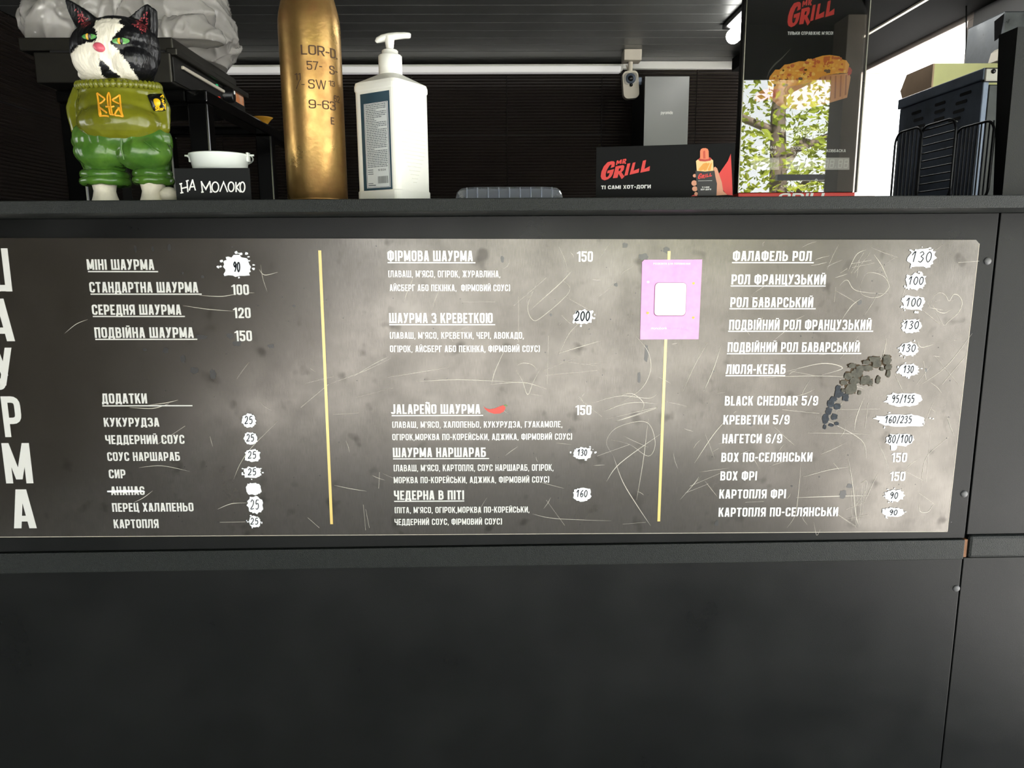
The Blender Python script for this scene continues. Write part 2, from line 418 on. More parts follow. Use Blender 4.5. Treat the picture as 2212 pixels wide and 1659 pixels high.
def menu_material():
    m = mat('menu_film', (.018, .015, .0115), .27, spec=.85, ior=1.68)
    nt = m.node_tree; b = nt.nodes['Principled BSDF']; N = nt.nodes.new; L = nt.links.new
    tc = N('ShaderNodeTexCoord')
    big = N('ShaderNodeTexNoise'); big.inputs['Scale'].default_value = 7; big.inputs['Detail'].default_value = 5; big.inputs['Roughness'].default_value = .65
    L(tc.outputs['Object'], big.inputs['Vector'])
    spot = N('ShaderNodeTexNoise'); spot.inputs['Scale'].default_value = 26; spot.inputs['Detail'].default_value = 2
    L(tc.outputs['Object'], spot.inputs['Vector'])
    mp = N('ShaderNodeMapping'); mp.inputs['Scale'].default_value = (1100, 10, 60); L(tc.outputs['Object'], mp.inputs[0])
    lin = N('ShaderNodeTexNoise'); lin.inputs['Scale'].default_value = 1; lin.inputs['Detail'].default_value = 1; L(mp.outputs[0], lin.inputs['Vector'])
    r1 = N('ShaderNodeMapRange'); r1.inputs[1].default_value = .35; r1.inputs[2].default_value = .7; r1.inputs[3].default_value = .95; r1.inputs[4].default_value = .62; L(big.outputs[0], r1.inputs[0])
    r2 = N('ShaderNodeMapRange'); r2.inputs[1].default_value = .62; r2.inputs[2].default_value = .74; r2.inputs[3].default_value = 1; r2.inputs[4].default_value = .55; L(spot.outputs[0], r2.inputs[0])
    r3 = N('ShaderNodeMapRange'); r3.inputs[1].default_value = .3; r3.inputs[2].default_value = .7; r3.inputs[3].default_value = .9; r3.inputs[4].default_value = 1.08; L(lin.outputs[0], r3.inputs[0])
    a = N('ShaderNodeMath'); a.operation = 'MULTIPLY'; L(r1.outputs[0], a.inputs[0]); L(r2.outputs[0], a.inputs[1])
    c = N('ShaderNodeMath'); c.operation = 'MULTIPLY'; L(a.outputs[0], c.inputs[0]); L(r3.outputs[0], c.inputs[1])
    L(c.outputs[0], b.inputs['Specular IOR Level'])
    b.inputs['Specular Tint'].default_value = (1, .94, .86, 1)
    rr = N('ShaderNodeMapRange'); rr.inputs[1].default_value = .3; rr.inputs[2].default_value = .7; rr.inputs[3].default_value = .19; rr.inputs[4].default_value = .28; L(big.outputs[0], rr.inputs[0]); L(rr.outputs[0], b.inputs['Roughness'])
menu_material()

# ------------------------------------------------------------------ the kiosk front
SF = -0.15                                       # front edge of the serving shelf
ZU = at(1100, 466, 0).z                          # underside of the shelf
ZT = at(1100, 427.5, SF).z                       # top of the shelf
ZB1 = at(1100, 1178, 0).z; ZB0 = at(1100, 1221, 0).z
XS = at(2122, 815, 0).x                          # vertical seam
XL, XR = -4.5, 1.75
YB = 2.30                                        # back wall
ZC = at(1000, 136, YB).z                         # ceiling
wf = thing('wall_front', None, None, (0, 0, 0)); wf['kind'] = 'structure'; wf['label'] = 'dark grey laminate front of the kiosk below the serving shelf'
def panel(name, x0, x1, z0, z1, y0=0.0, y1=.018, m='laminate', bev=.0012, parent=wf):
    return MB().box(x0, x1, y0, y1, z0, z1, bev).build(name, MATS[m], parent)
panel('cladding_panel', XL, XS-.001, ZB1+.0008, ZU)
panel('cladding_panel', XL, XS-.001, .04, ZB0-.0005)
zr1 = at(2150, 1155, 0).z; zr0 = at(2150, 1203, 0).z
panel('cladding_panel', XS+.0022, XR, zr1+.001, ZU)
panel('cladding_panel', XS+.0012, XR, .04, zr0-.0008)
MB().box(XL, XR, .02, .05, .03, ZU).build('backing_board', mat('backing', srgb(22, 20, 18), .8), wf)
for px, py in ((2133, 563.8), (2082.6, 1067), (2065.8, 1271)):
    p = at(px, py, 0)
    MB().lathe([(.0062, 0), (.0062, .0012), (.005, .0026), (.0025, .0034), (0, .0036)], (p.x, 0, p.z), 20, axis=Matrix.Rotation(PI/2, 3, 'X')).build('screw_cap', MATS['screw_grey'], wf)
xe = at(2079, 1190, 0).x
t1 = MB().box(XL, xe, -.005, .018, ZB0, ZB1, .0015).build('trim_1', MATS['laminate_edge']); t1['kind'] = 'structure'; t1['label'] = 'speckled grey laminate rail under the menu board'
t2 = MB().box(at(2089.5, 1180, 0).x, XR, -.005, .018, zr0, zr1, .0055).build('trim_2', MATS['laminate_edge']); t2['kind'] = 'structure'; t2['label'] = 'short grey laminate rail with rounded end right of the seam'
MB().box(xe+.0004, at(2088.5, 1180, 0).x, -.001, .018, ZB0+.003, ZB1-.001).build('bare_wood_edge', MATS['wood_edge'], wf)

sh = thing('serving_shelf', 'long speckled dark grey laminate serving shelf above the menu board', 'shelf', (0, 0, ZU))
MB().box(XL, XR, SF, .22, ZU, ZT, .0012).build('shelf_board', MATS['laminate_edge'], sh)

# ------------------------------------------------------------------ menu board
MA = math.radians(-.5); BY = -.0035
BP = Plane((0, BY, 1.2), (math.cos(MA), 0, math.sin(MA)), (-math.sin(MA), 0, math.cos(MA)), (0, -1, 0))
def mean(l): return sum(l)/len(l)
vt = mean([BP.px(x, y)[1] for x, y in ((0, 512), (700, 516), (1380, 519), (2112, 517))])
vb = mean([BP.px(x, y)[1] for x, y in ((0, 1162.5), (750, 1154), (1430, 1151), (2044, 1148.6))])
ur = mean([BP.px(x, y)[0] for x, y in ((2118, 519), (2082, 830), (2044, 1148))]); ul = BP.px(-160, 830)[0]
menu = thing('menu_board', 'dark scratched menu board with white price list under the shelf', 'menu board', BP.p((ul+ur)/2, vb))
q = [BP.p(ul, vb), BP.p(ur, vb), BP.p(ur, vt-.006), BP.p(ur-.006, vt), BP.p(ul, vt)]
MB().prism(q, (0, .0034, 0)).build('sheet', MATS['menu_film'], menu)
EDGE = mat('sheet_edge', srgb(190, 180, 165), .4)
fl = Flat(BP, .0002)
for a, b in ((( ul, vb), (ur, vb)), ((ur, vb), (ur, vt-.006))): fl.ribbon([a, b], .0011)
fl.build('worn_edge', EDGE, menu)

OFF = .0006
def line(s, xl, xr, yt, yb, name='item_line', t=.175, gap=.085, m=None, pl=BP, parent=menu, off=OFF, ws=1.0, slant=0, rnd=.17, yr=None):
    u0, v0 = pl.px(xl, yb); u1 = pl.px(xr, yb)[0]; cap = pl.px(xl, yt)[1]-v0
    fl = Flat(pl, off)
    text(fl, s, u0, v0, u1-u0, cap, t, ws, gap, slant, rnd)
    return fl.build(name, MATS[m or ('menu_white' if parent is menu else 'print_white')], parent)
def under(x0, x1, y, th=2.6):
    u0, v0 = BP.px(x0, y); u1 = BP.px(x1, y)[0]; k = msc(0)*th/2
    Flat(BP, OFF).poly([(u0, v0-k), (u1, v0-k), (u1, v0+k), (u0, v0+k)]).build('underline', MATS['menu_white'], menu)
HEADS = [('МІНІ ШАУРМА', 189.2, 334, 560, 582.8), ('СТАНДАРТНА ШАУРМА', 194.6, 429, 609, 632), ('СЕРЕДНЯ ШАУРМА', 200, 392.4, 657.8, 680), ('ПОДВІЙНА ШАУРМА', 205.7, 419.3, 707, 730),
 ('ДОДАТКИ', 221.4, 318.8, 849.8, 871.5), ('ФІРМОВА ШАУРМА', 837.2, 1021.6, 541.3, 564.3), ('ШАУРМА З КРЕВЕТКОЮ', 841.1, 1064.3, 675.9, 698), ('JALAPEÑO ШАУРМА', 846.3, 1037.7, 873.3, 894.2),
 ('ШАУРМА НАРШАРАБ', 849, 1049.7, 967, 987.7), ('ЧЕДЕРНА В ПІТІ', 851.4, 1002.6, 1059.5, 1079.7), ('ФАЛАФЕЛЬ РОЛ', 1582.2, 1752.3, 542, 563.7), ('РОЛ ФРАНЦУЗЬКИЙ', 1579.2, 1782.7, 592.7, 614.4),
 ('РОЛ БАВАРСЬКИЙ', 1576.8, 1755.5, 642, 663.8), ('ПОДВІЙНИЙ РОЛ ФРАНЦУЗЬКИЙ', 1574, 1881, 690.6, 712.6), ('ПОДВІЙНИЙ РОЛ БАВАРСЬКИЙ', 1571, 1855.4, 739.2, 760.4), ('ЛЮЛЯ-КЕБАБ', 1567.8, 1696, 787, 808)]
for h_ in HEADS: line(*h_, name='heading_line', t=.168)
for u_ in ((190.5, 341.8, 586.6), (196, 436, 635.3), (201, 399.7, 683.5), (206.3, 426.6, 733), (221.4, 416, 876.6), (837.2, 1027, 567.3), (841.1, 1069.7, 701.3), (846.3, 1043.9, 897.7), (849, 1056.6, 991), (851.4, 1003, 1082.7),
           (1580.9, 1757.7, 567.2), (1578, 1783, 617.7), (1575.4, 1761.8, 666.8), (1572.5, 1885.7, 715.6), (1570, 1860, 763.9), (1567, 1696, 811.4)): under(*u_)
ITEMS = [('КУКУРУДЗА', 225.5, 344.9, 902.4, 921.7), ('ЧЕДДЕРНИЙ СОУС', 228.9, 399.5, 939.7, 959.2), ('СОУС НАРШАРАБ', 233, 389.6, 976.7, 995.7), ('СИР', 236.4, 272.3, 1014, 1033), ('АНАНАС', 240.8, 313.3, 1050.6, 1069.2), ('ПЕРЕЦ ХАЛАПЕНЬО', 243.5, 419, 1086.5, 1105.3), ('КАРТОПЛЯ', 246.9, 343.8, 1121.8, 1140.8),
 ('BLACK CHEDDAR 5/9', 1565, 1765.9, 855.4, 876), ('КРЕВЕТКИ 5/9', 1561.8, 1704.4, 896.6, 916.8), ('НАГЕТСИ 6/9', 1559.5, 1688.3, 937.4, 957.4), ('ВОХ ПО-СЕЛЯНСЬКИ', 1557.3, 1753.6, 977.7, 997.6), ('ВОХ ФРІ', 1555.4, 1634.2, 1017.9, 1037.6), ('КАРТОПЛЯ ФРІ', 1553, 1696.7, 1057.2, 1076.8), ('КАРТОПЛЯ ПО-СЕЛЯНСЬКИ', 1551.5, 1809, 1096.5, 1116)]
for i_ in ITEMS: line(*i_, t=.165)
DESC = [("(ЛАВАШ, М'ЯСО, ОГІРОК, ЖУРАВЛИНА,", 838.7, 1080.7, 584.3, 599), ('АЙСБЕРГ АБО ПЕКІНКА,  ФІРМОВИЙ СОУС)', 842, 1102.2, 614.4, 628.8), ("(ЛАВАШ, М'ЯСО, КРЕВЕТКИ, ЧЕРІ, АВОКАДО,", 842, 1131.4, 717.4, 731.7), ('ОГІРОК, АЙСБЕРГ АБО ПЕКІНКА, ФІРМОВИЙ СОУС)', 842.6, 1166.4, 746.3, 760.6),
 ("(ЛАВАШ, М'ЯСО, ХАЛОПЕНЬО, КУКУРУДЗА, ГУАКАМОЛЕ,", 847.3, 1214.6, 910.4, 924.1), ('ОГІРОК,МОРКВА ПО-КОРЕЙСЬКИ, АДЖИКА, ФІРМОВИЙ СОУС)', 847.7, 1235.9, 937.2, 950.9), ("(ЛАВАШ, М'ЯСО, КАРТОПЛЯ, СОУС НАРШАРАБ, ОГІРОК,", 850.4, 1195.4, 1003.8, 1018), ('МОРКВА ПО-КОРЕЙСЬКИ, АДЖИКА, ФІРМОВИЙ СОУС)', 850.8, 1186.4, 1030, 1043.7),
 ("(ПІТА, М'ЯСО, ОГІРОК,МОРКВА ПО-КОРЕЙСЬКИ,", 852.5, 1143.5, 1095.2, 1108.3), ('ЧЕДДЕРНИЙ СОУС, ФІРМОВИЙ СОУС)', 852.5, 1084.7, 1120.6, 1134)]
for d_ in DESC: line(*d_, name='description_line', t=.15, gap=.1)
for p_ in (('100', 501, 538.6, 614.5, 637), ('120', 504.7, 542.4, 664.5, 687.3), ('150', 508, 545.2, 714, 737), ('150', 1246, 1280.3, 542.8, 565.5), ('150', 1242.8, 1277.2, 875, 896.3), ('150', 1924.2, 1957.7, 978, 998.3), ('150', 1920.7, 1954.2, 1018.9, 1038.8)):
    line(*p_, name='price', t=.165)
# tall title down the left edge
for ch, xl, xr, yt, yb in (('Ш', -37, 27.5, 536.3, 629.4), ('А', -20, 33, 645, 737), ('У', -8, 36, 751, 842), ('Р', 12, 52, 856, 944), ('М', 14, 73, 957, 1044), ('А', 31, 80, 1057, 1141)):
    line(ch, xl, xr, yt, yb, name='title_letter', t=.155)
# yellow dividers
for (x0, y0), (x1, y1) in (((690.8, 541), (716.6, 1132)), ((1446, 542.5), (1422.2, 1126))):
    a = BP.px(x0, y0); b = BP.px(x1, y1); u = (a[0]+b[0])/2; k = msc(0)*3.1
    Flat(BP, OFF).poly([(u-k, b[1]), (u+k, b[1]), (u+k, a[1]), (u-k, a[1])]).build('divider_line', MATS['menu_yellow'], menu)
# painted-over prices with pen figures
FIX = [('90', 512.6, 576.5, 30, 22, 15, 20, .3), ('25', 538.5, 908.8, 15.5, 16, 19, 17, .15), ('25', 542, 947, 15, 15, 18, 16, .15), ('25', 546, 984, 18, 15, 20, 16, .15), ('25', 546, 1020.5, 20, 13.5, 20, 15, .25), ('', 547.6, 1055.7, 18, 15, 0, 0, .1), ('25', 551.7, 1091, 18, 20, 21, 22, .15), ('25', 551, 1127, 14, 14, 19, 15, .2),
 ('200', 1258.9, 684.6, 22, 16, 34, 20, .25), ('130', 1257.9, 979, 22, 14.5, 23, 14, .2), ('160', 1257.2, 1067.4, 21.5, 16.5, 27, 16, .12),
 ('130', 1990.3, 557, 30, 20, 48, 22, .25), ('100', 1978, 608.3, 22, 17, 36, 17, .3), ('100', 1973, 654.8, 24, 16, 36, 18, .3), ('130', 1968, 704, 22, 16, 36, 17, .15), ('130', 1962, 753.7, 22, 15, 34, 16, .2), ('130', 1961.9, 799.4, 23, 14, 24, 16, .25),
 ('95/155', 1950.6, 863.4, 42, 16, 52, 17, .15), ('160/235', 1945.8, 907.8, 56, 14.5, 62, 16, .2), ('80/100', 1944, 949.7, 33, 14.5, 56, 18, .15), ('90', 1931, 1069.7, 22, 14, 20, 15, .22), ('90', 1929.7, 1106.4, 24, 11.5, 20, 13, .2)]
k0 = msc(0)
for i, (s_, x, y, rx, ry, tw, th, sp) in enumerate(FIX):
    u, v = BP.px(x, y); f2 = Flat(BP, .0011)
    blob(f2, u, v, rx*k0, ry*k0, 34, .16, 100+i, sp)
    rg = random.Random(i*7+1)
    if sp >= .2:
        for _ in range(3+int(sp*14)):
            a = rg.random()*2*PI; k = 1.02+rg.random()*.3
            blob(f2, u+math.cos(a)*rx*k*k0, v+math.sin(a)*ry*k*k0, rg.uniform(1, 3.6)*k0, rg.uniform(1, 3)*k0, 9, .3, i*50+_, .2)
    if s_ == '90' and i == 0:
        for dx, dy in ((0, 30), (10, 27), (22, 28), (-32, 12), (-40, 0), (34, -4)): blob(f2, u+dx*k0, v+dy*k0, 3.4*k0, 3.0*k0, 9, .3, dx+60, .3)
    if s_ == '80/100': blob(f2, u-13*k0, v-17*k0, 8*k0, 9*k0, 14, .2, 3, .1)
    o = f2.build('correction_patch', MATS['correction_fluid'], menu)
    if s_:
        f3 = Flat(BP, .0016); tx = u-tw/2*k0-(6*k0 if s_ == '160/235' else 0)
        hand(f3, s_, tx, v-th/2*k0+(2*k0 if s_ != '90' else 0), tw*k0, th*k0, (2.6 if s_ in ('200', '90') and y < 700 else 1.8)*k0)
        f3.build('handwritten_price', MATS['pen_ink'], o)
# strike through the pineapple line
u0, v0 = BP.px(232, 1061); u1, v1 = BP.px(314, 1060.5)
f2 = Flat(BP, .001); f2.poly([(u0, v0-.0014), (u0+.012, v0-.0022), (u1, v1-.0018), (u1-.002, v1+.0013), (u0+.03, v0+.0022), (u0, v0+.0012)]); f2.build('strike_line', MATS['correction_fluid'], menu)
# red chilli picture
f2 = Flat(BP, OFF)
f2.pxpoly([(1044.2, 877.5), (1049, 881.5), (1058, 884), (1069, 882), (1080, 877.5), (1087, 875.3), (1091, 877), (1092, 882), (1088, 889), (1080, 893), (1068, 893.8), (1056, 890), (1048, 884)])
pep = f2.build('chilli_picture', mat('print_chilli', srgb(226, 84, 74), .5), menu)
f2 = Flat(BP, .0008); f2.pxpoly([(1088, 874.5), (1093, 874), (1096.5, 876.5), (1094.5, 877.8), (1092, 876.3), (1090, 878)]); f2.build('chilli_stalk', mat('print_green', srgb(110, 140, 80), .5), pep)
# scratches in the film: pale scored lines
SCR = [[(140, 720), (165, 700), (190, 690)], [(430, 638), (480, 640), (520, 633)], [(395, 660), (450, 668), (505, 672)], [(560, 582), (572, 594), (600, 588)], [(660, 828), (720, 813)], [(770, 858), (848, 838)], [(710, 830), (790, 800), (845, 773)], [(650, 880), (710, 830)], [(765, 812), (810, 785), (840, 770)],
 [(835, 815), (900, 805), (970, 793)], [(900, 824), (990, 820), (1115, 825)], [(1115, 800), (1128, 822), (1140, 852), (1152, 825), (1168, 795)], [(1060, 830), (1130, 826), (1180, 840)], [(893, 600), (880, 630), (872, 655)], [(900, 585), (925, 598), (930, 590)], [(1000, 652), (1070, 652)], [(1120, 640), (1120, 740)],
 [(1145, 670), (1210, 612), (1235, 585)], [(1160, 610), (1140, 660), (1150, 690), (1170, 685), (1230, 630), (1215, 605)], [(1110, 660), (1180, 600)], [(1095, 745), (1070, 800), (1062, 830)], [(1205, 770), (1230, 720), (1260, 690)], [(1200, 765), (1250, 750), (1300, 735)], [(1185, 725), (1182, 830)], [(1210, 780), (1290, 790)], [(1175, 800), (1250, 770)], [(1180, 810), (1290, 800)],
 [(1115, 790), (1130, 784), (1150, 788), (1160, 800)], [(1280, 870), (1340, 855), (1400, 860), (1420, 850)], [(1310, 905), (1420, 880), (1330, 910), (1400, 890)], [(1300, 890), (1360, 870), (1420, 872)], [(1340, 855), (1365, 850), (1390, 870), (1385, 890)], [(1320, 950), (1360, 960), (1400, 985), (1415, 960), (1405, 920), (1380, 910), (1330, 925), (1310, 955), (1325, 985)],
 [(1325, 985), (1345, 1040), (1375, 1090), (1405, 1135)], [(1400, 905), (1390, 990), (1375, 1080)], [(1310, 1040), (1340, 1000), (1430, 935)], [(1290, 985), (1360, 960)], [(1150, 1110), (1200, 1120), (1320, 1125)], [(1180, 1080), (1220, 1135)], [(1345, 1132), (1395, 1128)], [(820, 1020), (818, 1055)], [(785, 1090), (790, 1145)], [(790, 1100), (798, 1140)], [(722, 1048), (755, 1055), (792, 1061)], [(720, 895), (775, 892)],
 [(505, 1035), (520, 1000), (545, 965), (600, 910)], [(300, 1010), (350, 1006), (410, 1018)], [(290, 1085), (310, 1075), (330, 1060)], [(470, 1100), (500, 1088), (535, 1086)], [(475, 1128), (530, 1127)], [(320, 875), (360, 870), (385, 864)], [(280, 880), (330, 882), (365, 872)], [(400, 920), (340, 960)], [(665, 1118), (690, 1140)],
 [(1340, 870), (1385, 840), (1405, 800), (1400, 760), (1375, 728)], [(1475, 845), (1500, 790), (1528, 740)], [(1520, 845), (1540, 800), (1558, 745)], [(1500, 1000), (1540, 940), (1570, 905)], [(1490, 1050), (1560, 1020)], [(1480, 1065), (1530, 1045)], [(1690, 805), (1775, 785), (1820, 795), (1775, 810)], [(1640, 815), (1760, 812), (1840, 815)], [(1690, 885), (1770, 893)], [(1800, 885), (1900, 883)], [(1780, 905), (1860, 950), (1870, 990)], [(1745, 935), (1810, 936), (1880, 938)],
 [(1865, 860), (1850, 900), (1845, 930)], [(1875, 870), (1868, 925)], [(1700, 860), (1740, 850), (1760, 840)], [(1832, 990), (1842, 1050), (1848, 1110), (1855, 1138)], [(1838, 1060), (1840, 1125)], [(1846, 1055), (1850, 1135)], [(1852, 1052), (1848, 1138)], [(1862, 1048), (1856, 1128)], [(1868, 1050), (1862, 1110)], [(1858, 1045), (1872, 1040), (1866, 1080)], [(1870, 1060), (1850, 1090)], [(1810, 1112), (1850, 1140)], [(1800, 1105), (1848, 1136)], [(1828, 1100), (1868, 1085)], [(1830, 1120), (1875, 1112)],
 [(1800, 1000), (1812, 1014)], [(1735, 1030), (1790, 1015), (1835, 1008)], [(1720, 1075), (1800, 1072), (1880, 1070)], [(1610, 1085), (1650, 1083)], [(1730, 1000), (1726, 1050), (1718, 1110), (1700, 1140)], [(1985, 1090), (1988, 1105), (2005, 1105), (2015, 1090)], [(1990, 1050), (2000, 990), (2048, 945)], [(2010, 930), (2000, 1040)], [(2015, 870), (1995, 920)], [(1985, 1065), (2020, 1090)],
 [(1990, 830), (2045, 790), (2100, 720)], [(1980, 830), (2010, 790)], [(2035, 830), (2085, 770)], [(2020, 770), (2070, 830)], [(2000, 820), (1995, 780)], [(2070, 567), (2115, 564)], [(2010, 655), (2018, 640), (2030, 632), (2042, 638), (2050, 650), (2060, 636), (2072, 640), (2078, 655), (2070, 675), (2048, 695), (2038, 702), (2022, 675), (2010, 655)], [(2015, 660), (2025, 672), (2040, 676), (2055, 668)], [(2020, 651), (2030, 648)], [(2056, 650), (2064, 645)],
 [(1832, 585), (1850, 550), (1870, 540)], [(1838, 590), (1866, 545)], [(1845, 590), (1880, 545)], [(1838, 570), (1882, 562)], [(1840, 578), (1888, 568)], [(1850, 600), (1856, 560)], [(1888, 550), (1905, 575), (1920, 610)], [(1857, 620), (1870, 592), (1892, 590), (1912, 600), (1920, 620), (1905, 638), (1885, 643), (1862, 636), (1857, 620)], [(1812, 618), (1830, 605), (1850, 628), (1918, 635)], [(1815, 590), (1830, 580)], [(1805, 620), (1802, 652)], [(1818, 690), (1840, 660), (1860, 645)], [(1890, 585), (1935, 555)], [(1915, 730), (1910, 760), (1905, 775)], [(1980, 735), (1990, 750), (2020, 742)], [(2085, 735), (2060, 735)], [(1540, 975), (1552, 968)], [(1250, 860), (1300, 900)]]
fl = Flat(BP, .0003); rg = random.Random(3)
for l_ in SCR:
    fl.ribbon(smooth_path([BP.px(*p) for p in l_], 6), rg.uniform(.8, 1.7)*k0, True)
for _ in range(110):
    x = rg.uniform(350, 2060) if rg.random() < .35 else rg.uniform(1050, 2060); y = rg.uniform(530, 1140); a = rg.uniform(-1.4, 1.4); L_ = rg.uniform(8, 70)
    fl.ribbon(smooth_path([BP.px(x, y), BP.px(x+L_*.5*math.cos(a)+rg.uniform(-3, 3), y+L_*.5*math.sin(a)), BP.px(min(2075, x+L_*math.cos(a)), min(1144, max(522, y+L_*math.sin(a))))], 4), rg.uniform(.4, .9)*k0, True)
sc = fl.build('scratches', mat('scratch', srgb(196, 189, 176), .4, spec=.7), menu); sc['kind'] = 'stuff'
# burnt patch: blistered flakes in an arc below the kebab line
BURN = [(1783, 905, 8, 13), (1790, 888, 8, 9), (1802, 900, 8, 8), (1795, 918, 6, 4), (1807, 915, 6, 4), (1781, 922, 4, 6), (1794, 872, 9, 8), (1808, 878, 8, 8), (1800, 862, 9, 7), (1812, 850, 11, 10), (1826, 858, 8, 10), (1810, 838, 6, 7), (1838, 840, 13, 13), (1856, 848, 4, 5), (1822, 826, 8, 6), (1832, 812, 10, 9), (1850, 806, 14, 10), (1868, 822, 12, 11), (1846, 822, 12, 9), (1880, 826, 5, 8), (1896, 820, 5, 9), (1858, 795, 12, 7), (1875, 795, 10, 7), (1893, 786, 11, 9), (1888, 776, 14, 7), (1915, 778, 10, 12), (1918, 792, 8, 7), (1918, 806, 5, 9), (1904, 797, 5, 4), (1840, 790, 9, 6), (1870, 782, 9, 5), (1820, 843, 5, 4)]
mat('char_blue', srgb(40, 46, 54), .6, spec=.3, var=.5, vscale=180); mat('char_grey', srgb(78, 76, 66), .6, spec=.3, var=.4, vscale=160); mat('scorch_brown', srgb(74, 58, 38), .6, spec=.25, var=.5, vscale=120)
f1 = Flat(BP, .0004)
for i, (x, y, rx, ry) in enumerate(BURN[12:]):
    u, v = BP.px(x, y); blob(f1, u, v, rx*1.25*k0, ry*1.2*k0, 22, .35, i+900, .2)
scorch = f1.build('burn_mark', MATS['scorch_brown'], menu); scorch['label'] = 'brown scorched arc burnt into the film'
for i, (x, y, rx, ry) in enumerate(BURN):
    u, v = BP.px(x, y); f1 = Flat(BP, .0007+.00006*i)
    blob(f1, u, v, rx*k0, ry*k0, 16, .25, i+700, .12); f1.build('blister', MATS['char_blue' if i < 13 and i != 12 else 'char_grey'], scorch)
# greasy finger marks and drips with shapes of their own
mat('grime', srgb(22, 20, 16), .30, spec=.62, ior=1.68)
GR = [(366, 535, 5, 10), (330, 538, 4, 7), (293, 538, 4, 9), (395, 590, 3, 4), (438, 598, 5, 4), (313, 755, 6, 5), (358, 757, 8, 8), (395, 775, 7, 12), (420, 800, 12, 9), (460, 808, 9, 14), (435, 728, 18, 7), (497, 725, 10, 7), (512, 742, 12, 8), (585, 748, 9, 6), (635, 661, 5, 3), (1857, 653, 6, 7), (1396, 765, 5, 26), (1380, 815, 5, 16), (1440, 540, 9, 9), (1390, 555, 14, 10), (1350, 530, 8, 7), (1540, 802, 4, 3), (1730, 726, 1.5, 3), (1085, 560, 5, 9), (1330, 615, 6, 5), (1190, 680, 4, 4), (1820, 1068, 10, 14), (1835, 1050, 9, 7), (1548, 1130, 6, 9), (1790, 1110, 12, 4), (1622, 918, 6, 4), (1740, 1098, 20, 5), (1230, 930, 4, 5), (1710, 1050, 3, 3), (1770, 1030, 2, 2), (1505, 655, 6, 8), (2000, 800, 4, 6)]
f1 = Flat(BP, .00025)
for i, (x, y, rx, ry) in enumerate(GR):
    u, v = BP.px(x, y); blob(f1, u, v, rx*k0*.85, ry*k0*.85, 18, .35, i+300, .15)
for i in range(120):
    x = rg.uniform(300, 2060); y = rg.uniform(525, 1140); u, v = BP.px(x, y); blob(f1, u, v, rg.uniform(.7, 1.8)*k0, rg.uniform(.7, 2)*k0, 8, .4, i, .2)
sp = f1.build('grease_spots', MATS['grime'], menu); sp['kind'] = 'stuff'

# pink payment sticker
SPL = Plane((0, BY-.0016, 1.2), (math.cos(MA), 0, math.sin(MA)), (-math.sin(MA), 0, math.cos(MA)), (0, -1, 0))
stk = thing('payment_sticker', 'pink payment sticker with a blank white square stuck over the right divider line', 'sticker', at(1446, 733, BY))
mat('pink_vinyl', srgb(228, 150, 214), .3, spec=.8, var=.10, vscale=60, bump=.25, bscale=90)
q = [at(x, y, SPL.o.y) for x, y in ((1382.8, 733.4), (1508.9, 732.6), (1516.8, 560.6), (1392, 561.2), (1387.2, 566))]
MB().prism(q, (0, .0010, 0)).build('vinyl_sheet', MATS['pink_vinyl'], stk)
def rrect(x0, y0, x1, y1, r, n=5):
    out = []
    for cx, cy, a0 in ((x1-r, y1-r, 0), (x0+r, y1-r, 90), (x0+r, y0+r, 180), (x1-r, y0+r, 270)):
        for k in range(n+1):
            a = math.radians(a0+90*k/n); out.append((cx+r*math.cos(a), cy+r*math.sin(a)))
    return out
a = SPL.px(1413.2, 681.5); b = SPL.px(1483.2, 611)
card = Flat(SPL, .0004).poly(rrect(a[0], a[1], b[0], b[1], .006)).build('white_square', MATS['print_white'], stk)
f1 = Flat(SPL, .0003).poly(rrect(a[0]-.0012, a[1]-.0012, b[0]+.0006, b[1]+.0006, .0066)); f1.build('square_outline', mat('magenta_line', srgb(140, 62, 120), .5), stk)
line('РЕКВІЗИТИ ДЛЯ ПОПОВНЕННЯ', 1411, 1491, 567.5, 571.5, name='sticker_text', t=.2, ws=1.25, pl=SPL, parent=stk, off=.0005)
line('БАНКИ', 1439, 1460, 575, 578.2, name='sticker_text', t=.12, ws=1.25, pl=SPL, parent=stk, off=.0005, m='print_white') if False else None
